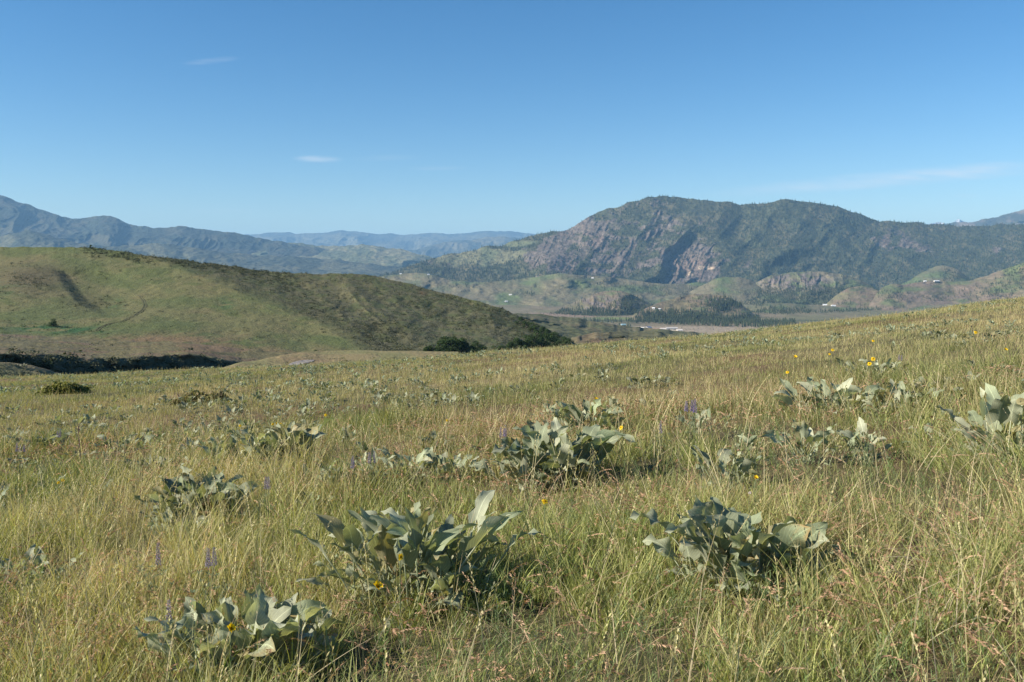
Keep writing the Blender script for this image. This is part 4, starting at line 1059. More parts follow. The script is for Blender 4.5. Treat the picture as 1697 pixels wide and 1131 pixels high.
P_ = [
 (1235, 985, 268, 165, 44, "biggest silvery green balsamroot plant, with broad round leaves spilling towards the camera", 1.35, 1.05),
 (690, 1000, 290, 205, 54, "large balsamroot plant of upright folded grey leaves behind two yellow flowers", .72, 1.0),
 (392, 1130, 275, 160, 44, "balsamroot plant with a yellow flower among its broad leaves at the bottom edge", 1.15, 1.0),
 (905, 812, 205, 120, 50, "dense grey balsamroot plant with curled leaves on the rise above the meadow centre", 1.1, 1.0),
 (968, 728, 135, 72, 28, "smaller grey balsamroot plant just behind the dense curled one", 1.1, 1.05),
 (325, 870, 160, 92, 44, "dark green balsamroot plant half shaded among fine grass stems left of centre", 1.15, .85),
 (468, 784, 118, 88, 34, "balsamroot plant with crowded upright leaves beneath a row of orange-yellow flowers", 1.0, .95),
 (385, 790, 112, 76, 26, "loose balsamroot plant adjoining the crowded upright one, over reddish grass", 1.0, .95),
 (1655, 768, 125, 118, 18, "balsamroot plant with a few long pointed blades cut off by the right edge", .95, 1.0),
 (1395, 694, 175, 66, 26, "balsamroot plant with a tall arching leaf below several yellow flowers on the right slope", .95, 1.05),
 (1342, 768, 90, 78, 14, "slim balsamroot plant leaning among green grass on the right slope", .8, 1.1),
 (1428, 768, 70, 68, 14, "compact balsamroot plant next to the slim leaning one on the right slope", 1.0, 1.1),
 (1205, 816, 98, 82, 16, "sparse balsamroot plant with a dark pointed leaf behind the biggest plant", .9, 1.0),
 (520, 862, 58, 60, 10, "small balsamroot plant with three dark upright leaves in tall grass", .9, .9),
 (38, 978, 120, 62, 18, "balsamroot plant partly hidden in long grass at the left edge", 1.0, .95),
 (612, 808, 88, 60, 16, "thin grey balsamroot plant mingled with faded blue lupines", .8, 1.1),
 (735, 806, 75, 52, 14, "balsamroot plant with one tall dark leaf above the large folded one", .85, .95),
 (1562, 748, 85, 42, 9, "faint flattened balsamroot plant in bright green grass on the right", .9, 1.1),
 (548, 955, 62, 48, 9, "low pale balsamroot leaves at the left flank of the large folded plant", 1.2, 1.1),
 (1188, 1012, 46, 34, 5, "tiny balsamroot seedling in front of the biggest plant", 1.1, 1.15),
 (62, 760, 120, 34, 22, "dark balsamroot plant beside purple lupines near the thin stake", 1.0, .8),
 (205, 752, 95, 30, 18, "balsamroot plant in the grass just right of the thin stake", 1.0, .95),
 (1455, 630, 105, 34, 16, "balsamroot plant far up the right slope under two flower heads", 1.0, 1.05),
 (905, 700, 55, 36, 12, "small balsamroot plant left of the pair on the rise", 1.0, 1.1),
 (680, 800, 110, 62, 22, "grey balsamroot plant with ragged narrow leaves directly above the large folded plant", .75, 1.05),
 (545, 830, 80, 56, 14, "balsamroot plant with two dark folded leaves between the pale lilac lupine and the large plant", .85, .9),
 (285, 905, 90, 50, 14, "ragged balsamroot plant in front of the dark green half-shaded plant", 1.0, 1.0),
 (1010, 700, 60, 42, 10, "short balsamroot plant just left of the bent-stemmed yellow flower", 1.0, 1.05),
 (1500, 690, 100, 52, 14, "balsamroot plant in reddish grass beside the arching-leaf plant on the right slope", .9, 1.05),
 (1165, 720, 80, 40, 12, "low balsamroot plant at the foot of the largest purple lupine", .8, 1.1),
 (1240, 760, 70, 40, 8, "few low balsamroot leaves beside the tall purple lupine", .9, 1.1),
]
for i, (x, y, w, h, n, lab, wd, ti) in enumerate(P_): balsam(x, y, w, h, n, 2000 + i, lab, wd, ti)

FL = [
 (626, 972, .30, 26, 1, (.35, -.45, .8), "bright yellow flower seen edge-on, lowest of the pair before the large folded plant"),
 (664, 923, .42, 17, 0, (.75, -.55, .3), "small rounded yellow flower just above the edge-on one"),
 (383, 1042, .40, 24, 1, (.45, -.55, .7), "yellow flower among the broad leaves of the bottom-edge plant"),
 (903, 831, .42, 16, 0, (.3, -.5, .8), "yellow flower below the dense curled grey plant"),
 (1029, 709, .42, 13, 0, (-.7, -.5, .4), "round yellow flower on a bent stem right of the pair on the rise"),
 (988, 662, .42, 13, 1, (.1, -.4, .9), "yellow flower at the top of the smaller plant on the rise"),
 (1441, 603, .45, 12, 0, (-.3, -.7, .6), "yellow flower head, lower of two above the arching leaf"),
 (1447, 595, .45, 12, 0, (-.2, -.8, .5), "orange-yellow flower head, upper of two above the arching leaf"),
 (1318, 592, .42, 12, 1, (-.2, -.5, .8), "yellow flower standing alone in the grass of the right slope"),
 (1305, 617, .40, 10, 0, (-.2, -.6, .7), "yellow flower with a green bud stem, lowest of the right slope group"),
 (1380, 580, .42, 9, 0, (0, -.7, .7), "small yellow flower high on the right slope near the skyline stalks"),
 (1375, 587, .42, 7, 0, (0, -.7, .7), "tiny yellow flower beside the small one high on the right slope"),
 (1447, 565, .42, 8, 0, (0, -.7, .7), "far yellow flower nearest the meadow skyline"),
 (1617, 551, .45, 10, 0, (0, -.8, .6), "yellow flower beside the dark dried seed head"),
 (1667, 580, .42, 11, 1, (0, -.6, .8), "yellow flower close to the right edge"),
 (1253, 792, .36, 12, 1, (-.2, -.5, .8), "pale yellow flower hanging over the sparse plant"),
 (540, 688, .38, 9, 0, (.2, -.7, .6), "yellow flower in golden grass beyond the crowded plants"),
 (452, 703, .38, 8, 0, (.3, -.7, .6), "orange-yellow flower, first of the little row above the crowded plant"),
 (459, 702, .40, 8, 1, (.3, -.7, .6), "orange-yellow flower, middle of the little row above the crowded plant"),
 (465, 703, .38, 8, 0, (.1, -.7, .6), "orange-yellow flower, last of the little row above the crowded plant"),
 (398, 706, .38, 7, 0, (.2, -.7, .6), "single small yellow flower off the end of the little row"),
 (104, 797, .38, 8, 1, (.3, -.7, .6), "orange flower, upper of a close pair in the reddish grass by the stake"),
 (97, 800, .36, 7, 0, (.3, -.7, .6), "orange flower, lower of a close pair in the reddish grass by the stake"),
 (741, 697, .40, 7, 0, (.2, -.7, .6), "small yellow flower in the golden grass left of the dense grey plant"),
]
for f in FL: flower(*f)

# lupines: finger-leaved plants with purple spikes
def lupine_meshes(seed, spikes):
    g = np.random.default_rng(seed); lf, st, sp = MB(), MB(), []
    for k in range(16):
        a = g.uniform(0, 6.28); r = g.uniform(.02, .15); h = g.uniform(.10, .30)
        b = np.array([math.cos(a) * r, math.sin(a) * r, h]); tube(st, [(0, 0, -.02), b * np.array([.5, .5, .6]), b], [.002, .0018, .0014], 3, C(.11, .15, .07))
        for j in range(7):
            aa = j * 6.283 / 7 + a; L = g.uniform(.028, .045); o = np.array([math.cos(aa), math.sin(aa), g.uniform(.1, .7)]); s = np.array([-math.sin(aa), math.cos(aa), 0]) * .0045
            lf.add([b, b + o * L * .55 - s, b + o * L, b + o * L * .55 + s], None, [(0, 1, 2, 3)], C(.13, .17, .10) * g.uniform(.8, 1.2))
    for k in range(spikes):
        mb = MB(); x, y = (0, 0) if k == 0 else g.normal(size=2) * .06
        z0, z1 = g.uniform(.30, .34), g.uniform(.42, .48) if k else .46
        tube(st, [(x * .3, y * .3, 0), (x * .7, y * .7, .2), (x, y, z1)], [.003, .0026, .0015], 4, C(.12, .15, .08))
        for i in range(64):
            f = i / 64; a = i * 2.4; rr = .016 * (1 - .6 * f) * g.uniform(.7, 1.1); z = z0 + (z1 - z0) * f
            c0 = np.array([x + math.cos(a) * rr, y + math.sin(a) * rr, z]); q = .0065 * (1 - .5 * f)
            n_ = np.array([math.cos(a), math.sin(a), .3]); s_ = np.array([-math.sin(a), math.cos(a), 0])
            cc = lerp3(C(.16, .12, .31), C(.34, .30, .46), np.array(g.uniform(0, 1)))
            mb.add([c0 - s_ * q, c0 + np.array([0, 0, -q]), c0 + s_ * q, c0 + np.array([0, 0, q]), c0 + n_ * q * 1.4], [(0, 1, 4), (1, 2, 4), (2, 3, 4), (3, 0, 4)], None, cc)
        sp.append(mb.mesh("flower_spike", False)); sp[-1].materials.append(M_PETAL)
    a, b = lf.mesh("foliage", False), st.mesh("stem"); a.materials.append(M_STEM); b.materials.append(M_STEM)
    return a, b, sp
LUP = [lupine_meshes(31, 1), lupine_meshes(32, 2), lupine_meshes(33, 3), lupine_meshes(34, 2)]
LP = [
 (262, 905, 0, "single purple lupine spike standing in tall grass left of the bottom plants"),
 (280, 1002, 0, "short violet lupine spike beside the bottom-edge balsamroot plant"),
 (1152, 668, 2, "largest purple lupine, with several spikes, on the right slope"),
 (1095, 700, 0, "slender purple lupine left of the largest one"),
 (620, 752, 1, "faded blue-grey lupine among the thin grey leaves, inner one"),
 (585, 760, 1, "faded blue-grey lupine at the outer side of the thin grey plant"),
 (830, 712, 2, "small purple lupine at the left shoulder of the dense grey plant"),
 (345, 915, 1, "dim violet lupine behind dry stems near the single tall spike"),
 (445, 795, 1, "pale lilac lupine between dry grasses below the crowded plant"),
 (100, 716, 2, "purple lupine clump, inner of the two by the dark plant near the stake"),
 (28, 738, 2, "purple lupine clump at the left edge by the dark plant"),
 (1490, 590, 1, "hazy lilac lupine high on the right slope"),
]
for i, (x, y, k, lab) in enumerate(LP):
    big = x == 1152; p = ray_above(x, y, .46 if big else .36); z0 = float(gz(p[0], p[1]))
    e = empty("lupine", (p[0], p[1], z0), lab, "flower", "purple lupines"); e.rotation_euler = (0, 0, i * 1.3); e.scale = (1.15, 1.15, 1.08) if big else (.82, .82, .82)
    link("foliage", LUP[k][0], None, e); link("stem", LUP[k][1], None, e)
    for s in LUP[k][2]: link("flower_spike", s, None, e)

# dried seed-head stalks, a white clover-like head, the stake
def stalk(px, py, foot_dx, h, rad, hr, col, hcol, label, cat="dried stalk", name="dried_stalk"):
    p = ray_above(px, py, h); z0 = float(gz(p[0], p[1])); top = np.array([0, 0, p[2] - z0])
    e = empty(name, (p[0], p[1], z0), label, cat, None)
    st, hd = MB(), MB(); g = np.random.default_rng(int(px * 3 + py))
    ft = np.array([foot_dx / F * p[1], .02, -.03])
    pts = [ft + (top - ft) * f + np.array([.012 * math.sin(f * 5), .01 * math.sin(f * 4), 0]) for f in np.linspace(0, 1, 7)]; pts[-1] = top
    tube(st, pts, np.linspace(rad, rad * .7, 7), 6, col)
    for i in range(90):
        d = g.normal(size=3); d /= np.linalg.norm(d); d[2] *= .75; s_ = np.cross(d, g.normal(size=3)); s_ /= np.linalg.norm(s_)
        b = top + d * hr * .45; hd.add([b - s_ * hr * .18, b + s_ * hr * .18, top + d * hr * g.uniform(.8, 1.15)], [(0, 1, 2)], None, hcol * g.uniform(.7, 1.25))
    link("stem", st.mesh("stem"), M_STEM, e); link("seed_head", hd.mesh("seed_head", False), M_STEM, e)
stalk(1610, 541, 12, .55, .009, .020, C(.10, .085, .07), C(.055, .045, .04), "thick dark dried flower stalk standing on the right slope")
stalk(1641, 508, 30, .70, .0035, .016, C(.22, .15, .10), C(.17, .07, .05), "tall thin stalk with a round reddish head rising above the skyline at right")
stalk(1500, 560, 14, .50, .003, .017, C(.18, .12, .09), C(.10, .05, .05), "thin stalk with a dark reddish seed head in the golden grass")
stalk(685, 875, 4, .30, .0045, .014, C(.15, .10, .10), C(.20, .15, .15), "brown fuzzy seed head on a purple stem before the large folded plant")
stalk(1243, 817, 2, .34, .002, .011, C(.14, .16, .08), C(.62, .55, .55), "small pale pink globe flower above the biggest plant", "flower", "globe_flower")
stalk(1544, 691, 10, .34, .003, .014, C(.16, .12, .08), C(.13, .06, .04), "low stalk with a round dark brown head in green grass on the right")
stalk(838, 706, 6, .42, .003, .012, C(.20, .16, .12), C(.50, .46, .46), "thin stalk with a whitish seed head beside the purple lupine")
sb = ground_hit(134, 782); se = empty("stake", tuple(sb), "thin rusty brown stake standing upright in the meadow at left", "stake")
k = sb[1] / F; s1 = MB(); box(s1, (0, 0, 33 * k), (1.9 * k, 1.6 * k, 66 * k + .1), C(.15, .10, .075)); link("post", s1.mesh("post", False), M_BARK, se).rotation_euler = (0, R(-3), 0)
s2 = MB(); box(s2, (-3.4 * k, 0, 67 * k), (3.0 * k, 2.2 * k, 3 * k), C(.10, .07, .055)); link("cap", s2.mesh("cap", False), M_BARK, se)

# smaller balsamroot clumps all over the meadow
CL = []
for k in range(8):
    me = rosette(15 + k, .30, .27, 2100 + k, nS=5, nR=3, wide=1.05, tint=.80 + .05 * (k % 3), foot=.15).mesh("balsamroot_plant", True, True); me.materials.append(M_BALSAM); CL.append(me)
g = np.random.default_rng(2200)
n = 5200
cy = (g.uniform(8 ** .5, 92 ** .5, n)) ** 2; cx = g.uniform(-.66, .66, n) * cy
cpx = CX + F * cx / cy
dens = np.clip(.30 + .75 * fbm(cx / 7, cy / 9, 3, 2201) + .30 * (1 - sstep(500, 1100, cpx)) - .15 * sstep(1150, 1500, cpx), .03, 1)
keep = g.uniform(0, 1, n) < dens * np.clip(cy / 30, .34, 1)
cx, cy, cpx = cx[keep], cy[keep], cpx[keep]
far = np.array([min(math.hypot(a - q[0], b - q[1]) for q in NEAR) for a, b in zip(cx, cy)])
ok = far > .6; cx, cy, cpx = cx[ok], cy[ok], cpx[ok]
cz = gz(cx, cy); cs = g.uniform(.55, 1.1, len(cx)) * (1 + .002 * cy)
vis = np.abs(cpx - CX) < 860
order = np.argsort(-(cs / cy) * vis)
M_ = len(order)
for i in order[:275]:
    lab, gr = ("small grey-green balsamroot clump scattered in the grass on the low side of the meadow", "small balsamroot clumps, low side of the meadow") if cpx[i] < 620 else \
              ("small grey-green balsamroot clump scattered over the middle of the grassy slope", "small balsamroot clumps, middle slope") if cpx[i] < 1150 else \
              ("small grey-green balsamroot clump scattered high on the golden slope", "small balsamroot clumps, high golden slope")
    o = link("balsamroot_plant", CL[int(i) % 8], None, None, (cx[i], cy[i], cz[i])); s = cs[i]
    o.scale = (s, s, s * g.uniform(.8, 1.1)); o.rotation_euler = (0, 0, g.uniform(0, 6.28)); tag(o, lab, "plant", gr)
tpl = []
for me in CL[:5]:
    v = np.empty(len(me.vertices) * 3, np.float32); me.vertices.foreach_get("co", v); v = v.reshape(-1, 3)
    q = np.array([list(p.vertices) for p in me.polygons if len(p.vertices) == 4]); c = np.empty(len(v) * 4, np.float32); me.color_attributes["Col"].data.foreach_get("color", c)
    tpl.append((v, q, c.reshape(-1, 4)[:, 1] / .34))
ri = order[275:]
V, I, K = stamp(tpl, np.stack([cx, cy, cz], -1)[ri], cs[ri], cs[ri], np.broadcast_to(C(.185, .22, .15), (len(ri), 3)), 2300)
tag(link("balsamroot_cover", make_mesh("balsamroot_cover", V, quads=I, colors=K), M_BALSAM), kind='stuff')
for i in order[:int(M_)]:
    if cy[i] < 30: NEAR.append((cx[i], cy[i], .34 * cs[i], .2))

# ------------------------------------------------------------------ grass
M_GRASS = mat_vcol("grass_blade", 0.65, 0.32, None, None, .3)
M_DRY = mat_vcol("dry_grass", 0.8, 0.28, None, None, .2)
def profile(S, lean, bend):
    t = np.linspace(0, 1, S + 1)
    th = lean[:, None] + bend[:, None] * ((t[:-1] + t[1:]) / 2)[None] ** 1.3
    d = np.concatenate([np.zeros((len(lean), 1)), np.cumsum(np.sin(th), 1) / S], 1); z = np.concatenate([np.zeros((len(lean), 1)), np.cumsum(np.cos(th), 1) / S], 1)
    return t, d, z
def blades(base, h, w, phi, lean, bend, face, ca, cb, S, taper=1.6):
    N_ = len(base); t, d, z = profile(S, lean, bend)
    d, z = d * h[:, None], z * h[:, None]
    cen = np.stack([base[:, None, 0] + d * np.cos(phi)[:, None], base[:, None, 1] + d * np.sin(phi)[:, None], base[:, None, 2] + z], -1)
    sd = np.stack([np.cos(face), np.sin(face), np.zeros(N_)], -1)
    wt_ = w[:, None] * (1 - t[None, :S] ** taper) * (.55 + .45 * np.minimum(1, t[None, :S] * 4)) * .5
    A = cen[:, :S] - sd[:, None] * wt_[..., None]; B_ = cen[:, :S] + sd[:, None] * wt_[..., None]
    V = np.concatenate([A, B_, cen[:, S:]], 1)                     # per blade: S left, S right, 1 tip
    k = 2 * S + 1; tr = []
    for j in range(S - 1): tr += [(j, S + j, S + j + 1), (j, S + j + 1, j + 1)]
    tr.append((S - 1, 2 * S - 1, 2 * S))
    I = (np.array(tr)[None] + (np.arange(N_) * k)[:, None, None]).reshape(-1, 3)
    tt = np.concatenate([t[:S], t[:S], [1.0]])
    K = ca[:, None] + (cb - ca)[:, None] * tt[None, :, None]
    return V.reshape(-1, 3), I, K.reshape(-1, 3), cen
class Sheet:
    def __init__(s): s.V, s.I, s.K, s.n = [], [], [], 0
    def add(s, V, I, K): s.V.append(V.astype(np.float32)); s.I.append((I + s.n).astype(np.int32)); s.K.append(K.astype(np.float32)); s.n += len(V)
    def build(s, name, mat): return tag(link(name, make_mesh(name, np.concatenate(s.V), tris=np.concatenate(s.I), colors=np.concatenate(s.K)), mat), kind='stuff')
def ground_pts(n, y0, y1, p, g, half=.70, pad=1.2):
    e = 2 - p
    y = (y0 ** e + g.uniform(0, 1, n) * (y1 ** e - y0 ** e)) ** (1 / e)
    return g.uniform(-1, 1, n) * (half * y + pad), y
NR = np.array(NEAR)
def plant_cover(x, y):
    """0 outside plants .. 1 in the heart of a plant"""
    c = np.zeros(len(x))
    for q in NR: c = np.maximum(c, np.exp(-((x - q[0]) ** 2 + (y - q[1]) ** 2) / (q[2] * .75) ** 2))
    return c
G1, G2, G3 = C(.125, .185, .042), C(.25, .275, .085), C(.20, .225, .125)
D1, D2, D3 = C(.46, .38, .235), C(.42, .26, .165), C(.58, .50, .34)
YG = C(.39, .37, .165)
def grass_cols(x, y, g, tipdry=.5):
    dr = np.clip(dryness(x, y) + .02 + .30 * fbm(x / .8, y / 1.1, 2, 2461) + .10 * sstep(7, 25, y) + g.normal(size=len(x)) * .22, 0, 1); rd = redness(x, y)
    gr = lerp3(G1, G2, g.uniform(0, 1, len(x))); k = g.uniform(0, 1, len(x)) < .25; gr[k] = lerp3(G2, G3, g.uniform(0, 1, k.sum()))
    dy = lerp3(YG, D1, g.uniform(0, 1, len(x))); k = g.uniform(0, 1, len(x)) < (.15 + .5 * rd) * (1 - .55 * sstep(8, 20, y)); dy[k] = lerp3(D1, D2, g.uniform(0, 1, k.sum()))
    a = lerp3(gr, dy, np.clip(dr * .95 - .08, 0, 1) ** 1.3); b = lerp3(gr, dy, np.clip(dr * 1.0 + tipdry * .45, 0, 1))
    near = (1 + .38 * (1 - sstep(4.5, 13, y)))[:, None]  # near blades lightened, making up in colour for shade deep in the grass
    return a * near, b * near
def gaps(x, y):                                      # thin, open places in the sward
    return sstep(-.55, .05, fbm(x / .75, y / 1.0, 3, 2411) + .35)
def combing(x, y):                                   # direction and strength in which a patch of grass has been laid over
    return 2 * np.pi * fbm(x / 3.0, y / 3.5, 2, 2421), sstep(.0, .8, fbm(x / 1.7, y / 2.2, 2, 2431))
def tufts(sheet, n, per, y0, y1, p, seed, hr, wr, S, spread, leanr=(.05, .5), bendr=(.2, 1.3), wexp=.75, patch=None, radial=.6):
    g = np.random.default_rng(seed)
    x, y = ground_pts(n, y0, y1, p, g)
    pr = (1 - plant_cover(x, y) * .55) * (gaps(x, y) if y0 < 10 else 1.0)
    if patch is not None: pr = pr * patch(x, y)
    keep = g.uniform(0, 1, n) < pr; x, y = x[keep], y[keep]; n = len(x)
    cover = np.repeat(plant_cover(x, y), per)
    th = np.repeat(g.uniform(*hr, n) * np.clip(.85 + .35 * fbm(x / 2.5, y / 2.5, 2, 2401), .5, 1.3), per)
    cx_, cy_ = np.repeat(x, per), np.repeat(y, per); m = len(cx_)
    sc_ = np.maximum(1, cy_ / 6) ** wexp
    ox, oy = g.normal(size=m) * spread * sc_ ** .6, g.normal(size=m) * spread * sc_ ** .6
    bx, by = cx_ + ox, cy_ + oy
    phi = np.where(g.uniform(0, 1, m) < radial, np.arctan2(oy, ox) + g.normal(size=m) * .5, g.uniform(0, 2 * np.pi, m))
    ca, cs2 = combing(cx_, cy_)
    laid = g.uniform(0, 1, m) < cs2 * .75; phi = np.where(laid, ca + g.normal(size=m) * .35, phi)
    lean = g.uniform(*leanr, m) + laid * cs2 * g.uniform(.1, .55, m)
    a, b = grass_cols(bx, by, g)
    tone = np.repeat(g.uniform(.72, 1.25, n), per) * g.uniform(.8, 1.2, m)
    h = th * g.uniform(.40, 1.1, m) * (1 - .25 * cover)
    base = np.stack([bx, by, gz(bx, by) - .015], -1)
    V, I, K, _ = blades(base, h, g.uniform(*wr, m) * sc_, phi, lean, g.uniform(*bendr, m), g.uniform(0, np.pi, m), a * tone[:, None] * .85, b * tone[:, None], S)  # roots coloured darker than tips, shade low in the sward painted in
    sheet.add(V, I, K)
gs = Sheet()
bunch = lambda x, y: sstep(-.35, .25, fbm(x / 1.4, y / 1.9, 3, 2441))
tufts(gs, 9600, 18, 1.7, 15, 1.35, 3001, (.28, .60), (.0040, .0076), 5, .045, (.02, .42), (.2, 1.3), patch=bunch)
tufts(gs, 11000, 9, 1.7, 15, 1.35, 3004, (.16, .36), (.0026, .0052), 4, .05, (.05, .6), (.2, 1.2))
tufts(gs, 7000, 6, 1.7, 12, 1.3, 3002, (.07, .18), (.0028, .0060), 3, .06, (.1, .9), (.2, 1.2))
tufts(gs, 88000, 6, 12, 128, 1.45, 3003, (.13, .30), (.0028, .0050), 2, .07, (.0, .35), (.1, .9), .72)
gs.build("meadow_grass", M_GRASS)

# stalks with seed heads, drooping brome, and flattened straw
def heads(sheet, cen, k0, n, L, wd, cols, g, droop=0.0):
    """small spikelets along the upper part of each stem"""
    N_, P_n = cen.shape[0], cen.shape[1]
    for j in range(n):
        f = k0 + (P_n - 1 - k0) * (j + .3) / n; i0 = int(min(f, P_n - 2)); fr = f - i0
        c = cen[:, i0] * (1 - fr) + cen[:, i0 + 1] * fr; tan = cen[:, i0 + 1] - cen[:, i0]; tan /= np.linalg.norm(tan, axis=1, keepdims=True) + 1e-9
        a = g.uniform(0, 2 * np.pi, N_); out = np.stack([np.cos(a), np.sin(a), np.zeros(N_)], -1)
        d = tan * .8 + out * .45 + np.array([0, 0, -droop]) * g.uniform(.5, 1.3, (N_, 1)); d /= np.linalg.norm(d, axis=1, keepdims=True)
        s = np.cross(d, out + 1e-3); s /= np.linalg.norm(s, axis=1, keepdims=True) + 1e-9
        l = L * g.uniform(.7, 1.2, N_)[:, None]; w = wd[:, None]
        st = c + out * w * .3 + np.array([0, 0, -droop]) * l * .35
        V = np.stack([st, st + d * l * .45 - s * w, st + d * l, st + d * l * .45 + s * w], 1).reshape(-1, 3)
        I = (np.array([(0, 1, 2), (0, 2, 3)])[None] + (np.arange(N_) * 4)[:, None, None]).reshape(-1, 3)
        sheet.add(V, I, np.repeat(cols, 4, 0) * np.tile([.9, 1.0, 1.15, 1.0], N_)[:, None])
def stalks(sheet, n, y0, y1, p, seed, hr, ca, cb, hc, S, nh, hl, k0f, droop, leanr, bendr, w0, red=False, hw=.003, wexp=.8):
    g = np.random.default_rng(seed); x, y = ground_pts(n, y0, y1, p, g)
    pr = np.clip(.10 + 1.1 * sstep(-.25, .45, fbm(x / 1.1, y / 1.5, 3, 2451 + seed % 7)) * (.35 + .65 * redness(x, y) + .3 * sstep(8, 20, y)) if red else .2 + .8 * dryness(x, y), 0, 1) * (1 - .45 * plant_cover(x, y))
    k = g.uniform(0, 1, n) < pr; x, y = x[k], y[k]; m = len(x)
    sc_ = np.maximum(1, y / 6) ** wexp
    h = g.uniform(*hr, m); c = lerp3(ca, cb, g.uniform(0, 1, m)) * g.uniform(.85, 1.15, (m, 1))
    base = np.stack([x, y, gz(x, y) - .015], -1)
    V, I, K, cen = blades(base, h, w0 * sc_, g.uniform(0, 2 * np.pi, m), g.uniform(*leanr, m), g.uniform(*bendr, m), g.uniform(0, np.pi, m), c * .85, c, S, 3.0)  # painted shade: stem colour darkens towards the foot
    sheet.add(V, I, K)
    heads(sheet, cen, S * k0f, nh, hl, hw * sc_, lerp3(hc[0], hc[1], g.uniform(0, 1, m)) * g.uniform(.8, 1.2, (m, 1)), g, droop)
ds = Sheet()
stalks(ds, 5200, 1.9, 15, 1.3, 3101, (.34, .66), YG, D1, (C(.34, .31, .15), C(.44, .37, .22)), 8, 12, .018, .78, 0.0, (.02, .40), (.0, .5), .0026, hw=.0024)
stalks(ds, 5200, 1.9, 14, 1.3, 3103, (.30, .62), D1, D3, (C(.44, .36, .22), C(.50, .42, .28)), 7, 3, .016, .9, 0.0, (.10, .95), (-.2, .7), .0042, hw=.0020)
stalks(ds, 1500, 1.9, 12, 1.3, 3104, (.40, .72), YG, D3, (C(.46, .43, .22), C(.55, .49, .30)), 8, 22, .016, .70, 0.0, (.02, .5), (.0, .4), .0044, hw=.0034)
stalks(ds, 17000, 13, 118, 1.45, 3102, (.24, .46), YG, D1, (C(.34, .32, .15), C(.42, .37, .21)), 3, 3, .035, .6, 0.0, (.0, .3), (.0, .4), .0026, hw=.0024, wexp=.74)
ds.build("seeding_grass", M_DRY)
cs_ = Sheet()
stalks(cs_, 17000, 1.8, 14, 1.25, 3201, (.18, .44), D1, D2, (C(.30, .17, .11), C(.52, .36, .25)), 7, 16, .022, .66, .35, (.05, .6), (.4, 1.8), .0022, True, hw=.0026)
stalks(cs_, 9000, 12, 105, 1.45, 3202, (.15, .30), D1, D2, (C(.28, .17, .11), C(.38, .26, .17)), 3, 3, .04, .4, .3, (.0, .4), (.3, 1.2), .0022, True, hw=.0024, wexp=.74)
cs_.build("red_brome_grass", M_DRY)
ls = Sheet(); g = np.random.default_rng(3301)
x, y = ground_pts(30000, 1.7, 13, 1.2, g); m = len(x)
c = lerp3(C(.42, .33, .20), C(.25, .165, .11), g.uniform(0, 1, m)) * g.uniform(.7, 1.2, (m, 1))
V, I, K, _ = blades(np.stack([x, y, gz(x, y) + g.uniform(.0, .10, m)], -1), g.uniform(.10, .30, m), g.uniform(.0018, .0042, m) * np.maximum(1, y / 6) ** .7, g.uniform(0, 6.283, m), g.uniform(1.1, 1.6, m), g.uniform(-.4, .5, m), g.uniform(0, 3.14, m), c, c * 1.1, 3)
ls.add(V, I, K)
# sweeps of pale bent straw on the lower right
for (px, py, nn, L0, ang) in ((1600, 985, 60, .42, 2.9), (1640, 775, 26, .40, 2.7), (1540, 1010, 40, .35, 3.3), (470, 905, 22, .38, -.6), (900, 870, 40, .26, -.9), (1040, 1050, 8, .42, -.9), (90, 880, 30, .35, -1.0), (1600, 1090, 30, .4, .7), (1345, 950, 34, .3, .2), (1370, 900, 26, .3, -.4)):
    b = ground_hit(px, py); bx, by = b[0] + g.normal(size=nn) * .14, b[1] + g.normal(size=nn) * .12
    c = lerp3(D1, D3 if L0 > .3 else D2 * .6, g.uniform(0, 1, nn)) * g.uniform(.8, 1.15, (nn, 1))
    V, I, K, _ = blades(np.stack([bx, by, gz(bx, by) + g.uniform(.05, .22, nn)], -1), L0 * g.uniform(.6, 1.3, nn), g.uniform(.003, .005, nn), ang + g.normal(size=nn) * .35, g.uniform(.8, 1.25, nn), g.uniform(.2, 1.0, nn), g.uniform(0, 3.14, nn), c, c, 7, 2.5)
    ls.add(V, I, K)
ls.build("straw", M_DRY)

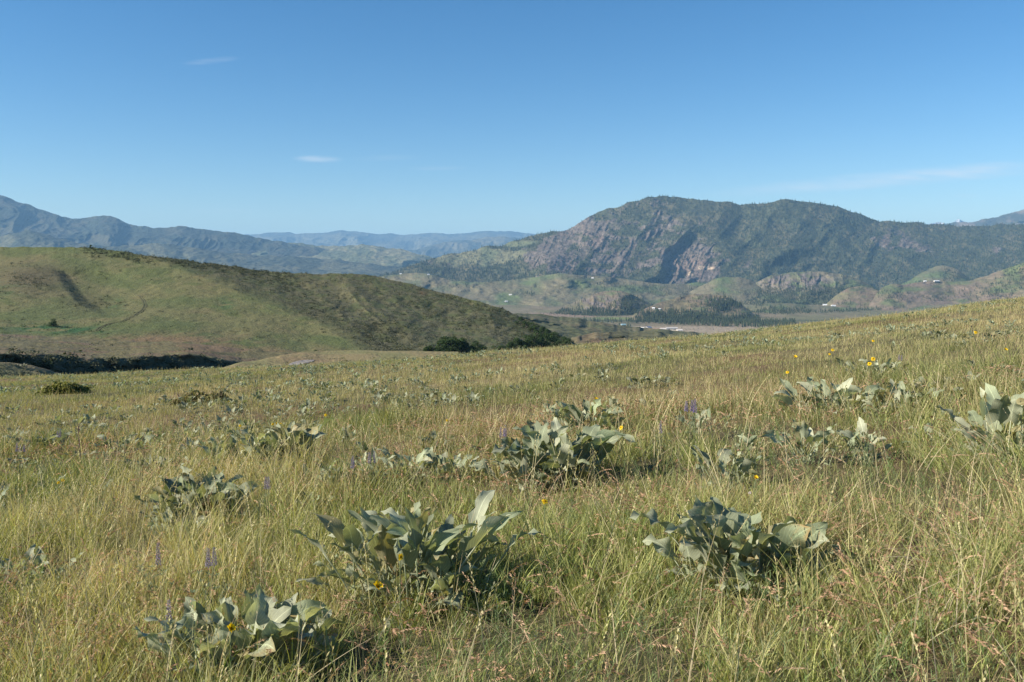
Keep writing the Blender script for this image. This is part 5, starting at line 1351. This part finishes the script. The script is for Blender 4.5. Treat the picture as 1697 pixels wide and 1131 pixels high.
# fine-leaved herbs between the grasses
hs = Sheet(); g = np.random.default_rng(3401)
x, y = ground_pts(1900, 1.8, 16, 1.3, g); k = g.uniform(0, 1, len(x)) < np.clip(.40 + 1.4 * fbm(x / 1.6, y / 2.0, 3, 3402), 0, 1); x, y = x[k], y[k]; m = len(x)
for s in range(4):                                    # stems with whorls of narrow leaves
    bx, by = x + g.normal(size=m) * .05, y + g.normal(size=m) * .05; h = g.uniform(.14, .34, m); ph = g.uniform(0, 6.283, m)
    base = np.stack([bx, by, gz(bx, by) - .01], -1); c = lerp3(C(.14, .22, .06), C(.22, .26, .14), g.uniform(0, 1, m)) * g.uniform(.85, 1.15, (m, 1))
    V, I, K, cen = blades(base, h, np.full(m, .003), ph, g.uniform(.0, .4, m), g.uniform(0, .5, m), g.uniform(0, 3.14, m), c * .8, c, 6, 3.0)
    hs.add(V, I, K)
    for j in range(14):
        f = 1.2 + 4.6 * j / 14; i0 = int(f); fr = f - i0; cc = cen[:, i0] * (1 - fr) + cen[:, min(i0 + 1, 6)] * fr
        V, I, K, _ = blades(cc, g.uniform(.022, .05, m), g.uniform(.0035, .006, m) * np.maximum(1, by / 6) ** .6, g.uniform(0, 6.283, m), g.uniform(.4, 1.0, m), g.uniform(.0, .7, m), g.uniform(0, 3.14, m), c * .9, c * 1.1, 2, 1.8)
        hs.add(V, I, K)
hs.build("meadow_herbs", M_GRASS)
# ------------------------------------------------------------------ the air of the valley
HAZE_D = 4.0e-5
m, nt, N, L = new_mat("valley_air")
o_ = N('ShaderNodeOutputMaterial'); pv = N('ShaderNodeVolumePrincipled')
pv.inputs['Color'].default_value = (0.31, 0.62, 1.0, 1)
pv.inputs['Density'].default_value = HAZE_D
pv.inputs['Anisotropy'].default_value = 0.0
L(pv.outputs[0], o_.inputs['Volume'])
hb = MB()
x, y0, y1, z0, z1 = 42000, -3000, 48000, -250, 1080
v = [(-x, y0, z0), (x, y0, z0), (x, y1, z0), (-x, y1, z0), (-x, y0, z1), (x, y0, z1), (x, y1, z1), (-x, y1, z1)]
hb.add(v, None, [(0, 3, 2, 1), (4, 5, 6, 7), (0, 1, 5, 4), (1, 2, 6, 5), (2, 3, 7, 6), (3, 0, 4, 7)])
tag(link("haze", hb.mesh("haze", smooth=False), m), kind='stuff')
